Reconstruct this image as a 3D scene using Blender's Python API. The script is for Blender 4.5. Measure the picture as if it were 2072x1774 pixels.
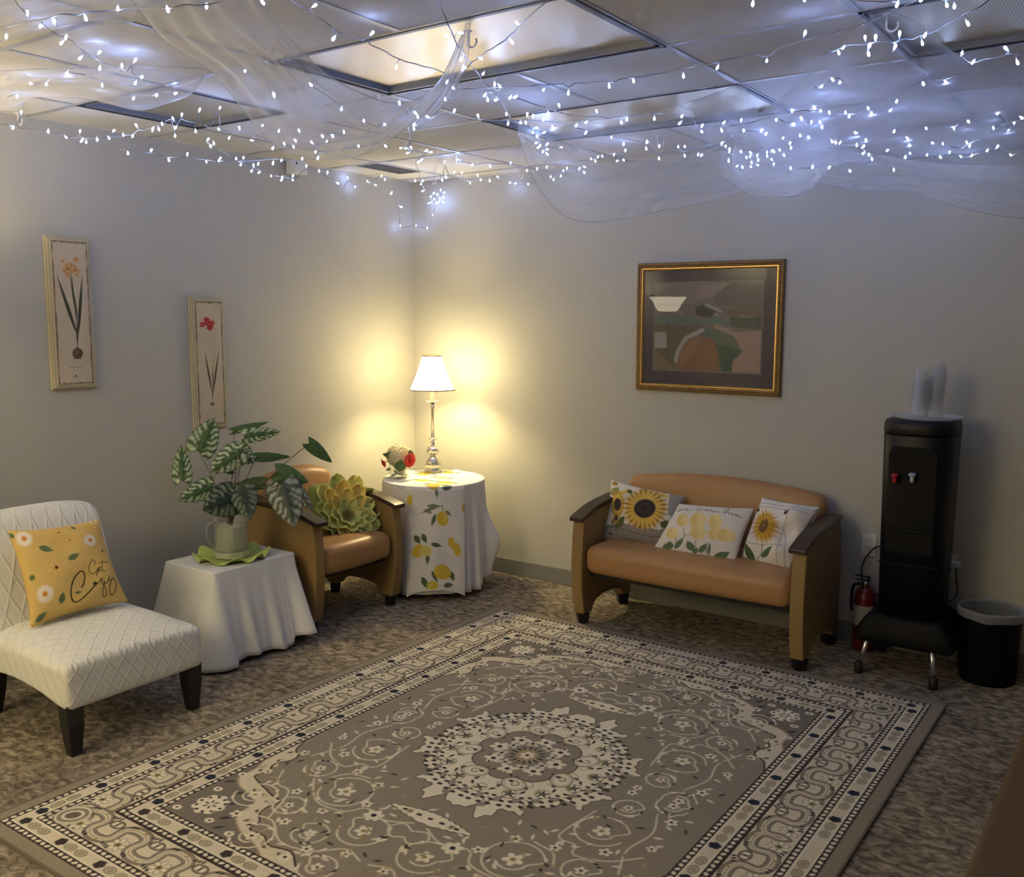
import bpy, bmesh, math, random
import numpy as np
from mathutils import Vector, Matrix
random.seed(7); rng = np.random.default_rng(7)
PI = math.pi
for o in list(bpy.data.objects): bpy.data.objects.remove(o)
C = bpy.context.scene
# ------------------------------------------------------------------ camera
FL, YAW, PITCH, ROLL = 1920.06, -0.6170, -0.1282, 0.0035
CX, CY = 1036.0, 887.0
CAM = np.array([4.3036, -4.9073, 1.667])
_f = np.array([math.sin(YAW)*math.cos(PITCH), math.cos(YAW)*math.cos(PITCH), math.sin(PITCH)])
_r0 = np.array([math.cos(YAW), -math.sin(YAW), 0.0]); _u0 = np.cross(_r0, _f)
_r = math.cos(ROLL)*_r0 + math.sin(ROLL)*_u0; _u = -math.sin(ROLL)*_r0 + math.cos(ROLL)*_u0
cd = bpy.data.cameras.new('camera'); cam = bpy.data.objects.new('camera', cd); C.collection.objects.link(cam)
cd.sensor_width = 36; cd.lens = 36*FL/2072; cd.clip_start = 0.05; cd.clip_end = 50
M = Matrix(((_r[0], _u[0], -_f[0], CAM[0]), (_r[1], _u[1], -_f[1], CAM[1]), (_r[2], _u[2], -_f[2], CAM[2]), (0, 0, 0, 1)))
cam.matrix_world = M
C.camera = cam
# ------------------------------------------------------------------ world, exposure
w = bpy.data.worlds.new('world'); C.world = w; w.use_nodes = True
w.node_tree.nodes['Background'].inputs[0].default_value = (0.5, 0.5, 0.55, 1)
w.node_tree.nodes['Background'].inputs[1].default_value = 0.02
vs = C.view_settings
vs.view_transform = 'Standard'; vs.look = 'None'; vs.gamma = 1.0; vs.use_curve_mapping = False
vs.exposure = 1.5
try:
    C.cycles.max_bounces = 8; C.cycles.transparent_max_bounces = 24
    C.cycles.sample_clamp_indirect = 8.0
    C.cycles.caustics_reflective = False; C.cycles.caustics_refractive = False
except Exception: pass
LAMP_W, TORCH_W, LED_S = 46.0, 4.0, 52.0
FILL_W, SHADE_E = 155.0, 5.2
WARM = (1.0, 0.80, 0.36); TORCHC = (1.0, 0.85, 0.52); LEDC = (0.34, 0.48, 1.0)

# ------------------------------------------------------------------ where things stand: picture measurements to room coordinates
def ray(x, y):
    return _f + _r*(x-CX)/FL + _u*(CY-y)/FL
def at(x, y, z): d = ray(x, y); return CAM + d*(z-CAM[2])/d[2]
def onx(x, y, X): d = ray(x, y); return CAM + d*(X-CAM[0])/d[0]
def ony(x, y, Y): d = ray(x, y); return CAM + d*(Y-CAM[1])/d[1]
def onplane(x, y, p, n):
    d = ray(x, y); p = np.array(p, float); n = np.array(n, float)
    return CAM + d*(((p-CAM)@n)/(d@n))
def dist_at(x, y, dd): d = ray(x, y); return CAM + d*dd

# ------------------------------------------------------------------ materials
MATS = {}
def mat(name, col, rough=0.6, metal=0.0, spec=0.5, bump=None, var=None, coat=0, sheen=0, emit=None, trans=0, alpha=1, ior=1.45, sub=0):
    if name in MATS: return MATS[name]
    m = bpy.data.materials.new(name); m.use_nodes = True; nt = m.node_tree; b = nt.nodes['Principled BSDF']
    I = b.inputs
    I['Base Color'].default_value = (*col, 1); I['Roughness'].default_value = rough; I['Metallic'].default_value = metal
    I['Specular IOR Level'].default_value = spec; I['Coat Weight'].default_value = coat; I['Sheen Weight'].default_value = sheen
    I['Transmission Weight'].default_value = trans; I['Alpha'].default_value = alpha; I['IOR'].default_value = ior
    if sub: I['Subsurface Weight'].default_value = sub; I['Subsurface Radius'].default_value = (.02, .02, .02)
    if emit: I['Emission Color'].default_value = (*emit[:3], 1); I['Emission Strength'].default_value = emit[3]
    tc = nt.nodes.new('ShaderNodeTexCoord')
    if var:   # (scale, amount, detail) colour mottling
        n = nt.nodes.new('ShaderNodeTexNoise'); n.inputs['Scale'].default_value = var[0]; n.inputs['Detail'].default_value = 4
        nt.links.new(tc.outputs['Object'], n.inputs['Vector'])
        r = nt.nodes.new('ShaderNodeValToRGB'); r.color_ramp.elements[0].position = .3; r.color_ramp.elements[1].position = .7
        a = var[1]
        r.color_ramp.elements[0].color = (*[c*(1-a) for c in col], 1); r.color_ramp.elements[1].color = (*[min(1, c*(1+a)) for c in col], 1)
        nt.links.new(n.outputs['Fac'], r.inputs['Fac']); nt.links.new(r.outputs['Color'], I['Base Color'])
    if bump:  # (scale, strength, distance)
        n = nt.nodes.new('ShaderNodeTexNoise'); n.inputs['Scale'].default_value = bump[0]; n.inputs['Detail'].default_value = 3
        nt.links.new(tc.outputs['Object'], n.inputs['Vector'])
        bp = nt.nodes.new('ShaderNodeBump'); bp.inputs['Strength'].default_value = bump[1]; bp.inputs['Distance'].default_value = bump[2]
        nt.links.new(n.outputs['Fac'], bp.inputs['Height']); nt.links.new(bp.outputs['Normal'], I['Normal'])
    MATS[name] = m; return m
def vcmat(name, rough=0.85, bump=(900, .25, .001), spec=.2, coat=0, sheen=0.0):
    if name in MATS: return MATS[name]
    m = mat(name, (.5, .5, .5), rough, 0, spec, bump, coat=coat, sheen=sheen)
    nt = m.node_tree; a = nt.nodes.new('ShaderNodeVertexColor'); a.layer_name = 'Col'
    nt.links.new(a.outputs['Color'], nt.nodes['Principled BSDF'].inputs['Base Color'])
    return m
def sheermat(name, col, op, trl=.45, edge=.35, nscale=9):
    m = bpy.data.materials.new(name); m.use_nodes = True; nt = m.node_tree; nt.nodes.clear(); N = nt.nodes.new; L = nt.links.new
    out = N('ShaderNodeOutputMaterial'); mx = N('ShaderNodeMixShader'); tr = N('ShaderNodeBsdfTransparent')
    d = N('ShaderNodeBsdfDiffuse'); t = N('ShaderNodeBsdfTranslucent'); m2 = N('ShaderNodeMixShader'); m2.inputs[0].default_value = trl
    d.inputs[0].default_value = (*col, 1); t.inputs[0].default_value = (*col, 1)
    L(d.outputs[0], m2.inputs[1]); L(t.outputs[0], m2.inputs[2])
    tc = N('ShaderNodeTexCoord'); n = N('ShaderNodeTexNoise'); n.inputs['Scale'].default_value = nscale; n.inputs['Detail'].default_value = 3
    L(tc.outputs['Object'], n.inputs['Vector'])
    lw = N('ShaderNodeLayerWeight'); lw.inputs['Blend'].default_value = .35
    ma = N('ShaderNodeMath'); ma.operation = 'MULTIPLY_ADD'; ma.inputs[1].default_value = edge; ma.inputs[2].default_value = op
    L(lw.outputs['Facing'], ma.inputs[0])
    mb = N('ShaderNodeMath'); mb.operation = 'MULTIPLY_ADD'; mb.inputs[1].default_value = .16; mb.inputs[2].default_value = -.08
    L(n.outputs['Fac'], mb.inputs[0])
    ad = N('ShaderNodeMath'); ad.operation = 'ADD'; ad.use_clamp = True; L(ma.outputs[0], ad.inputs[0]); L(mb.outputs[0], ad.inputs[1])
    L(ad.outputs[0], mx.inputs[0]); L(tr.outputs[0], mx.inputs[1]); L(m2.outputs[0], mx.inputs[2]); L(mx.outputs[0], out.inputs[0])
    MATS[name] = m; return m
def glassmat(name, tint=(1, 1, 1), refl=1.0, milky=0.0, ior=1.45, rough=.02):
    """thin clear glass: see-through with a Fresnel reflection, a little milky if asked"""
    if name in MATS: return MATS[name]
    m = bpy.data.materials.new(name); m.use_nodes = True; nt = m.node_tree; nt.nodes.clear(); N = nt.nodes.new; L = nt.links.new
    out = N('ShaderNodeOutputMaterial'); tr = N('ShaderNodeBsdfTransparent'); tr.inputs[0].default_value = (*tint, 1)
    g = N('ShaderNodeBsdfGlossy'); g.inputs['Roughness'].default_value = rough
    lw = N('ShaderNodeLayerWeight'); lw.inputs['Blend'].default_value = .5
    pw = N('ShaderNodeMath'); pw.operation = 'POWER'; pw.inputs[1].default_value = 5; L(lw.outputs['Facing'], pw.inputs[0])
    fr = N('ShaderNodeMath'); fr.operation = 'MULTIPLY_ADD'; r0 = ((ior-1)/(ior+1))**2; fr.inputs[1].default_value = (1-r0)*refl; fr.inputs[2].default_value = r0*refl; L(pw.outputs[0], fr.inputs[0])
    mx = N('ShaderNodeMixShader'); L(fr.outputs[0], mx.inputs[0]); L(g.outputs[0], mx.inputs[2])
    d = N('ShaderNodeBsdfTranslucent'); d.inputs[0].default_value = (.9, .92, .9, 1); dd = N('ShaderNodeBsdfDiffuse'); dd.inputs[0].default_value = (.85, .87, .85, 1)
    m3 = N('ShaderNodeMixShader'); L(d.outputs[0], m3.inputs[1]); L(dd.outputs[0], m3.inputs[2])
    m2 = N('ShaderNodeMixShader'); m2.inputs[0].default_value = milky; L(tr.outputs[0], m2.inputs[1]); L(m3.outputs[0], m2.inputs[2])
    L(m2.outputs[0], mx.inputs[1]); L(mx.outputs[0], out.inputs[0])
    MATS[name] = m; return m

# ------------------------------------------------------------------ objects
def thing(name, label, cat, loc=(0, 0, 0), group=None):
    o = bpy.data.objects.new(name, None); C.collection.objects.link(o); o.location = loc; o.empty_display_size = .05
    o['label'] = label; o['category'] = cat
    if group: o['group'] = group
    o['_org'] = list(map(float, loc)); return o
def tag(o, label, cat, group=None, kind=None):
    o['label'] = label; o['category'] = cat
    if group: o['group'] = group
    if kind: o['kind'] = kind
    return o
ORG = {}
def root(o):
    while o.parent: o = o.parent
    return o
def obj(name, geo, m, parent=None, smooth=True, org=None, mods=(), label=None, col=None):
    """geo: bmesh or (verts, faces) in room coordinates; linked as ONE mesh object"""
    me = bpy.data.meshes.new(name)
    if parent is not None: org = ORG.get(root(parent).name, list(root(parent).location))
    if org is None: org = (0, 0, 0)
    if isinstance(geo, bmesh.types.BMesh):
        bmesh.ops.translate(geo, vec=(-org[0], -org[1], -org[2]), verts=geo.verts)
        bmesh.ops.recalc_face_normals(geo, faces=geo.faces)
        geo.to_mesh(me); geo.free()
    else:
        v, f = geo; v = np.asarray(v, float) - np.array(org)
        me.from_pydata(v.tolist(), [], f if isinstance(f, list) else f.tolist())
    if col is not None:
        a = me.color_attributes.new('Col', 'FLOAT_COLOR', 'POINT'); cc = np.ones((len(me.vertices), 4), np.float32); cc[:, :3] = col
        a.data.foreach_set('color', cc.ravel())
    me.materials.append(m)
    if smooth: me.polygons.foreach_set('use_smooth', [True]*len(me.polygons))
    me.update()
    o = bpy.data.objects.new(name, me); C.collection.objects.link(o)
    if parent is not None: o.parent = parent
    else: o.location = org; ORG[o.name] = list(map(float, org))
    for md in mods:
        if md[0] == 'bevel':
            q = o.modifiers.new('bevel', 'BEVEL'); q.width = md[1]; q.segments = md[2] if len(md) > 2 else 3; q.limit_method = 'ANGLE'; q.angle_limit = .6
        if md[0] == 'solid': q = o.modifiers.new('solid', 'SOLIDIFY'); q.thickness = md[1]; q.offset = md[2] if len(md) > 2 else 0
        if md[0] == 'sub': q = o.modifiers.new('sub', 'SUBSURF'); q.levels = md[1]; q.render_levels = md[1]
    if smooth and any(md[0] == 'bevel' for md in mods):
        q = o.modifiers.new('wn', 'WEIGHTED_NORMAL')
    if label: o['label'] = label
    return o
def BM(): return bmesh.new()
def box(bm, a, b, mtx=None):
    vs_ = [bm.verts.new((x, y, z)) for z in (a[2], b[2]) for y in (a[1], b[1]) for x in (a[0], b[0])]
    for q in ((0, 1, 3, 2), (4, 5, 7, 6), (0, 1, 5, 4), (2, 3, 7, 6), (0, 2, 6, 4), (1, 3, 7, 5)): bm.faces.new([vs_[i] for i in q])
    if mtx is not None: bmesh.ops.transform(bm, matrix=mtx, verts=vs_)
    return vs_
def boxg(a, b): bm = BM(); box(bm, a, b); return bm
def prism(bm, poly, axis, a, b):
    """poly: 2D points in the two other axes (cyclic order y,z / x,z / x,y); extruded from a to b on axis"""
    def mk(p, t):
        if axis == 0: return (t, p[0], p[1])
        if axis == 1: return (p[0], t, p[1])
        return (p[0], p[1], t)
    A = [bm.verts.new(mk(p, a)) for p in poly]; B = [bm.verts.new(mk(p, b)) for p in poly]
    n = len(poly); bm.faces.new(A); bm.faces.new(B[::-1])
    for i in range(n): bm.faces.new((A[i], A[(i+1) % n], B[(i+1) % n], B[i]))
def lathe(bm, prof, c, seg=32, axis=None, sx=1, sy=1, caps=False):
    """prof: (radius, height) list about a vertical axis at c"""
    rings = []
    for r, h in prof:
        rings.append([bm.verts.new((c[0]+sx*r*math.cos(2*PI*i/seg), c[1]+sy*r*math.sin(2*PI*i/seg), c[2]+h)) for i in range(seg)])
    for A, B in zip(rings, rings[1:]):
        for i in range(seg): bm.faces.new((A[i], A[(i+1) % seg], B[(i+1) % seg], B[i]))
    if caps:
        bm.faces.new(rings[0][::-1]); bm.faces.new(rings[-1])
    return [v for r_ in rings for v in r_]
def lath(prof, c, seg=32, caps=True, **k): bm = BM(); lathe(bm, prof, c, seg, caps=caps, **k); return bm
def tube(bm, pts, r, seg=8, caps=True):
    P = [np.array(p, float) for p in pts]; n = len(P); rr = r if hasattr(r, '__len__') else [r]*n
    T = [P[min(i+1, n-1)]-P[max(i-1, 0)] for i in range(n)]; T = [t/(np.linalg.norm(t)+1e-12) for t in T]
    ref = np.array([0, 0, 1.0]) if abs(T[0][2]) < .9 else np.array([1.0, 0, 0])
    rings = []
    for p, t, q in zip(P, T, rr):
        a = ref-(ref@t)*t
        if np.linalg.norm(a) < 1e-4: a = np.array([0, 1.0, 0])-(t[1])*t
        a /= np.linalg.norm(a); b = np.cross(t, a); ref = a
        rings.append([bm.verts.new(p+q*(math.cos(2*PI*i/seg)*a+math.sin(2*PI*i/seg)*b)) for i in range(seg)])
    for A, B in zip(rings, rings[1:]):
        for i in range(seg): bm.faces.new((A[i], A[(i+1) % seg], B[(i+1) % seg], B[i]))
    if caps: bm.faces.new(rings[0][::-1]); bm.faces.new(rings[-1])
def tb(pts, r, seg=8): bm = BM(); tube(bm, pts, r, seg); return bm
def cr(pts, n=8):
    """Catmull-Rom through the points"""
    P = np.array(pts, float); P = np.vstack([2*P[0]-P[1], P, 2*P[-1]-P[-2]]); out = []
    for i in range(1, len(P)-2):
        for t in np.linspace(0, 1, n, endpoint=False):
            a, b, c, d = P[i-1], P[i], P[i+1], P[i+2]
            out.append(.5*((2*b)+(-a+c)*t+(2*a-5*b+4*c-d)*t*t+(-a+3*b-3*c+d)*t**3))
    out.append(P[-2]); return np.array(out)
def resample(pts, n):
    P = np.array(pts, float); s = np.r_[0, np.cumsum(np.linalg.norm(np.diff(P, axis=0), axis=1))]
    t = np.linspace(0, s[-1], n); return np.stack([np.interp(t, s, P[:, k]) for k in range(P.shape[1])], 1)
def gridfaces(nu, nv, closed=False, off=0):
    i = np.arange(nu-1)[:, None]; j = np.arange(nv if closed else nv-1)[None, :]; j2 = (j+1) % nv
    a = i*nv+j; b = i*nv+j2; c = (i+1)*nv+j2; d = (i+1)*nv+j
    return np.stack([a+0*b, b, c, d], -1).reshape(-1, 4)+off
def rbox(a, b, r=.02, seg=4):
    return boxg(a, b), ('bevel', r, seg)

# ------------------------------------------------------------------ a little painter for printed and woven patterns (colours of the cloth itself)
def L3(c): c = np.array(c, float)/255; return np.where(c <= .04045, c/12.92, ((c+.055)/1.055)**2.4)
class Canvas:
    def __init__(s, w, h, res, bg):
        s.nx = int(round(w/res)); s.ny = int(round(h/res)); s.w, s.h = w, h; s.res = res
        s.a = np.tile(L3(bg), (s.ny, s.nx, 1)).astype(np.float64); s.H = None
    def win(s, x0, x1, y0, y1):
        i0 = max(0, int(x0/s.res)-1); i1 = min(s.nx, int(x1/s.res)+3); j0 = max(0, int(y0/s.res)-1); j1 = min(s.ny, int(y1/s.res)+3)
        if i0 >= i1 or j0 >= j1: return None
        X, Y = np.meshgrid((np.arange(i0, i1)+.5)*s.res, (np.arange(j0, j1)+.5)*s.res); return i0, i1, j0, j1, X, Y
    def put(s, W, d, col, al=1):
        i0, i1, j0, j1 = W[:4]; m = np.clip(.5-d/s.res, 0, 1)[..., None]*al; s.a[j0:j1, i0:i1] = s.a[j0:j1, i0:i1]*(1-m)+L3(col)*m
    def T(s, p):
        if s.H is None: return np.array(p, float)
        q = s.H@np.array([p[0], p[1], 1.0]); return q[:2]/q[2]
    def ell(s, cx, cy, rx, ry, col, ang=0, al=1, ring=0):
        R = max(rx, ry)+ring; W = s.win(cx-R, cx+R, cy-R, cy+R)
        if W is None: return
        X, Y = W[4]-cx, W[5]-cy; c, n = math.cos(ang), math.sin(ang); U = X*c+Y*n; V = -X*n+Y*c
        k = np.sqrt((U/rx)**2+(V/ry)**2)+1e-9; d = (k-1)*min(rx, ry)
        if ring: d = np.abs(d)-ring/2
        s.put(W, d, col, al)
    def poly(s, pts, col, al=1):
        P = np.array(pts, float); W = s.win(P[:, 0].min(), P[:, 0].max(), P[:, 1].min(), P[:, 1].max())
        if W is None: return
        X, Y = W[4], W[5]; ins = np.zeros(X.shape, bool); d = np.full(X.shape, 9e9)
        for a, b in zip(P, np.roll(P, -1, 0)):
            e = b-a; t = np.clip(((X-a[0])*e[0]+(Y-a[1])*e[1])/(e@e+1e-15), 0, 1)
            d = np.minimum(d, np.hypot(X-a[0]-t*e[0], Y-a[1]-t*e[1]))
            cond = (a[1] > Y) != (b[1] > Y)
            with np.errstate(divide='ignore', invalid='ignore'): xi = a[0]+(Y-a[1])/(b[1]-a[1] if b[1] != a[1] else 1e-12)*(b[0]-a[0])
            ins ^= cond & (X < xi)
        s.put(W, np.where(ins, -d, d), col, al)
    def line(s, pts, wd, col, al=1, curve=True, taper=False):
        P = cr(pts, 6) if curve and len(pts) > 2 else np.array(pts, float); m = wd
        W = s.win(P[:, 0].min()-m, P[:, 0].max()+m, P[:, 1].min()-m, P[:, 1].max()+m)
        if W is None: return
        X, Y = W[4], W[5]; d = np.full(X.shape, 9e9); n = len(P)-1
        for i, (a, b) in enumerate(zip(P, P[1:])):
            e = b-a; t = np.clip(((X-a[0])*e[0]+(Y-a[1])*e[1])/(e@e+1e-15), 0, 1)
            hw = wd/2 if not taper else wd/2*max(.15, math.sin(PI*(i+.5)/n)**.6)
            d = np.minimum(d, np.hypot(X-a[0]-t*e[0], Y-a[1]-t*e[1])-hw)
        s.put(W, d, col, al)
    # the same with points given in the coordinates of a measured quad
    def quad(s, src, inset=0.0):
        """src: TL,TR,BR,BL measured corners; maps them on the canvas corners (y down)"""
        dst = [(inset, inset), (s.w-inset, inset), (s.w-inset, s.h-inset), (inset, s.h-inset)]; A = []; B = []
        for (x, y), (u, v) in zip(src, dst):
            A.append([x, y, 1, 0, 0, 0, -u*x, -u*y]); B.append(u); A.append([0, 0, 0, x, y, 1, -v*x, -v*y]); B.append(v)
        h = np.linalg.solve(np.array(A, float), np.array(B, float)); s.H = np.array([[h[0], h[1], h[2]], [h[3], h[4], h[5]], [h[6], h[7], 1]])
    def qp(s, pts, col, al=1): s.poly([s.T(p) for p in pts], col, al)
    def ql(s, pts, wd, col, al=1, **k): s.line([s.T(p) for p in pts], wd, col, al, **k)
    def qe(s, x, y, rx, ry, col, ang=0, al=1, ring=0):
        n = 20; c, q = math.cos(ang), math.sin(ang); P = [(x+rx*math.cos(t)*c-ry*math.sin(t)*q, y+rx*math.cos(t)*q+ry*math.sin(t)*c) for t in np.linspace(0, 2*PI, n, endpoint=False)]
        if ring: s.ql(P+P[:1], ring, col, al)
        else: s.qp(P, col, al)
    def leaf(s, a, b, wd, col, vein=None, q=True, al=1):
        if q and s.H is not None: a, b, q = s.T(a), s.T(b), False
        a = np.array(a, float); b = np.array(b, float); d = b-a; n = np.array([-d[1], d[0]]); n /= np.linalg.norm(n)+1e-9; P = []
        for t in np.linspace(0, 1, 9): P.append(a+d*t+n*wd*math.sin(PI*t**.8)*.5)
        for t in np.linspace(1, 0, 9)[1:-1]: P.append(a+d*t-n*wd*math.sin(PI*t**.8)*.5)
        (s.qp if q else s.poly)(P, col, al)
        if vein: (s.ql if q else s.line)([a, b], vein[0], vein[1], .8, curve=False)
    def noise(s, amp, cell):
        n = rng.normal(0, 1, (s.ny//cell+2, s.nx//cell+2)); n = np.kron(n, np.ones((cell, cell)))[:s.ny, :s.nx]
        s.a = np.clip(s.a*(1+amp*n[..., None]), 0, 1)
    def sample(s, U, V):
        """U,V in 0..1, V down"""
        x = np.clip(U*s.nx-.5, 0, s.nx-1.001); y = np.clip(V*s.ny-.5, 0, s.ny-1.001); i = x.astype(int); j = y.astype(int); fx = (x-i)[..., None]; fy = (y-j)[..., None]
        i2 = np.minimum(i+1, s.nx-1); j2 = np.minimum(j+1, s.ny-1)
        return (s.a[j, i]*(1-fx)+s.a[j, i2]*fx)*(1-fy)+(s.a[j2, i]*(1-fx)+s.a[j2, i2]*fx)*fy
def rot2(p, a): return (p[0]*math.cos(a)-p[1]*math.sin(a), p[0]*math.sin(a)+p[1]*math.cos(a))
# ================================================================== the setting
H = 2.544; GX, GY, S = 1.621, -1.983, 0.6096
XR, YF, ZT = 5.6, -6.6, 2.9
M_wall = mat('wall paint', (.50, .483, .43), .8, 0, .25, bump=(260, .12, .0006))
M_base = mat('baseboard vinyl', (.23, .225, .21), .45)
M_white = mat('white paint', (.72, .71, .68), .55)
M_dark = mat('dark void', (.02, .02, .02), .9)
def struct(name, geo, m, **k): o = obj(name, geo, m, smooth=False, **k); o['kind'] = 'structure'; return o
def carpet():
    m = mat('carpet', (.2, .18, .15), .95, 0, .1); nt = m.node_tree; N = nt.nodes.new; L = nt.links.new; b = nt.nodes['Principled BSDF']
    tc = N('ShaderNodeTexCoord'); mp = N('ShaderNodeMapping'); L(tc.outputs['Object'], mp.inputs[0]); mp.inputs['Scale'].default_value = (1, 1.6, 1)
    n1 = N('ShaderNodeTexNoise'); n1.inputs['Scale'].default_value = 21; n1.inputs['Detail'].default_value = 5; n1.inputs['Roughness'].default_value = .62; n1.inputs['Distortion'].default_value = .55
    n2 = N('ShaderNodeTexNoise'); n2.inputs['Scale'].default_value = 2.2; n2.inputs['Detail'].default_value = 2
    L(mp.outputs[0], n1.inputs['Vector']); L(tc.outputs['Object'], n2.inputs['Vector'])
    r = N('ShaderNodeValToRGB'); e = r.color_ramp.elements; e[0].position = .38; e[0].color = (*L3((104, 96, 86)), 1); e[1].position = .66; e[1].color = (*L3((190, 178, 158)), 1)
    x = e.new(.5); x.color = (*L3((144, 133, 118)), 1)
    L(n1.outputs['Fac'], r.inputs['Fac'])
    r2 = N('ShaderNodeValToRGB'); r2.color_ramp.elements[0].position = .4; r2.color_ramp.elements[0].color = (.78, .76, .76, 1); r2.color_ramp.elements[1].position = .6; r2.color_ramp.elements[1].color = (1.05, 1.03, 1, 1)
    L(n2.outputs['Fac'], r2.inputs['Fac'])
    mu = N('ShaderNodeMix'); mu.data_type = 'RGBA'; mu.blend_type = 'MULTIPLY'; mu.inputs[0].default_value = 1
    L(r.outputs[0], mu.inputs[6]); L(r2.outputs[0], mu.inputs[7]); L(mu.outputs[2], b.inputs['Base Color'])
    n3 = N('ShaderNodeTexNoise'); n3.inputs['Scale'].default_value = 420; bp = N('ShaderNodeBump'); bp.inputs['Strength'].default_value = .7; bp.inputs['Distance'].default_value = .004
    L(tc.outputs['Object'], n3.inputs['Vector']); L(n3.outputs['Fac'], bp.inputs['Height']); L(bp.outputs[0], b.inputs['Normal'])
    return m
struct('floor', boxg((-.1, YF-.1, -.1), (XR+.1, .1, 0)), carpet())
struct('wall_back', boxg((-.1, 0, -.1), (XR+.1, .1, ZT)), M_wall)
struct('wall_left', boxg((-.1, YF, -.1), (0, 0, ZT)), M_wall)
struct('wall_right', boxg((XR, YF, -.1), (XR+.1, 0, ZT)), M_wall)
struct('wall_front', boxg((-.1, YF-.1, -.1), (XR+.1, YF, ZT)), M_wall)
bm = BM(); box(bm, (-.1, YF-.1, ZT), (XR+.1, .1, ZT+.05)); struct('ceiling', bm, M_dark)
M_tile = mat('ceiling tile', (.60, .59, .57), .95, 0, .1, bump=(340, .35, .003), var=(150, .06))
bm = BM()
# lay-in tiles: everything but the light fittings, the air vent and the slipped corner
cells = {}
X0s = [0, GX-2*S]+[GX+k*S for k in range(-1, 7)]+[XR]; Y0s = [YF]+[GY+k*S for k in range(-7, 4)]+[0]
FIT = [(GX, GX+2*S, GY-S, GY), (GX, GX+2*S, GY+S, GY+2*S), (GX-2*S, GX-S, GY-S, GY), (GX+3*S, GX+5*S, GY, GY+S)]
for x0, x1 in zip(X0s, X0s[1:]):
    for y0, y1 in zip(Y0s, Y0s[1:]):
        cx, cy = (x0+x1)/2, (y0+y1)/2
        if any(a < cx < b and c < cy < d for a, b, c, d in FIT): continue
        if x1 <= X0s[1]+.01 and y1 > -.01:      # corner tile has slipped away from both walls
            box(bm, (.022, y0, H), (x1, -.03, H+.015)); continue
        if x1 <= X0s[1]+.01 and abs(y0-(GY+2*S)) < .01:
            box(bm, (0, y0, H), (.20, y1, H+.015)); box(bm, (.20, y1-.19, H), (x1, y1, H+.015)); continue
        box(bm, (x0, y0, H), (x1, y1, H+.015))
struct('ceiling', bm, M_tile)
M_tee = mat('grid metal', (.40, .40, .40), .4, .3)
bm = BM()
def inside(x, y): return any(a+.01 < x < b-.01 and c+.01 < y < d-.01 for a, b, c, d in FIT)
for X in X0s[1:-1]:
    for y0, y1 in zip(Y0s, Y0s[1:]):
        if not inside(X, (y0+y1)/2): box(bm, (X-.012, y0, H-.003), (X+.012, y1, H+.001)); box(bm, (X-.002, y0, H+.001), (X+.002, y1, H+.03))
for Y in Y0s[1:-1]:
    for x0, x1 in zip(X0s, X0s[1:]):
        if not inside((x0+x1)/2, Y): box(bm, (x0, Y-.012, H-.0035), (x1, Y+.012, H+.001))
struct('trim_1', bm, M_tee)
bm = BM()
box(bm, (.4, -.022, H-.003), (XR, 0, H+.0)); box(bm, (0, YF, H-.003), (.022, -.22, H+.0))
struct('trim_2', bm, mat('wall angle', (.6, .59, .57), .5))
for n, a, b in (('baseboard_back', (0, -.008, 0), (XR, 0, .102)), ('baseboard_left', (0, YF, 0), (.008, 0, .102)), ('baseboard_right', (XR-.008, YF, 0), (XR, 0, .102))):
    struct(n, boxg(a, b), M_base, mods=(('bevel', .004, 2),))

# --- recessed light fittings, switched off: black frame round a silvery cell louvre
def louvre():
    m = mat('cell louvre', (.86, .82, .74), .42, .9, .5); nt = m.node_tree; N = nt.nodes.new; L = nt.links.new; b = nt.nodes['Principled BSDF']
    tc = N('ShaderNodeTexCoord')
    hs = []
    for ax in ((1, 0, 0), (0, 1, 0)):
        wv = N('ShaderNodeTexWave'); wv.wave_type = 'BANDS'; wv.bands_direction = 'X' if ax[0] else 'Y'; wv.inputs['Scale'].default_value = 38
        L(tc.outputs['Object'], wv.inputs['Vector']); hs.append(wv)
    mx = N('ShaderNodeMath'); mx.operation = 'MULTIPLY'; L(hs[0].outputs['Fac'], mx.inputs[0]); L(hs[1].outputs['Fac'], mx.inputs[1])
    r = N('ShaderNodeMapRange'); r.inputs[1].default_value = 0; r.inputs[2].default_value = .5; r.inputs[3].default_value = .45; r.inputs[4].default_value = 1
    L(mx.outputs[0], r.inputs[0])
    c = N('ShaderNodeMix'); c.data_type = 'RGBA'; c.inputs[6].default_value = (.10, .09, .08, 1); c.inputs[7].default_value = (.95, .86, .64, 1)
    L(r.outputs[0], c.inputs[0]); L(c.outputs[2], b.inputs['Base Color'])
    bp = N('ShaderNodeBump'); bp.inputs['Strength'].default_value = .08; bp.inputs['Distance'].default_value = .002; L(mx.outputs[0], bp.inputs['Height']); L(bp.outputs[0], b.inputs['Normal'])
    return m
M_louv = louvre(); M_black = mat('black frame', (.03, .03, .035), .4)
M_gray = mat('grey frame', (.22, .22, .23), .45, .3)
FLAB = ['large switched-off ceiling light with a fine cell louvre, nearest the middle top of the photo', 'switched-off ceiling light half hidden by a white drape, beyond the large one',
        'small dark ceiling light near the left wall behind the sheer drape', 'dark ceiling light at the top right behind the strings of lights']
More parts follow.
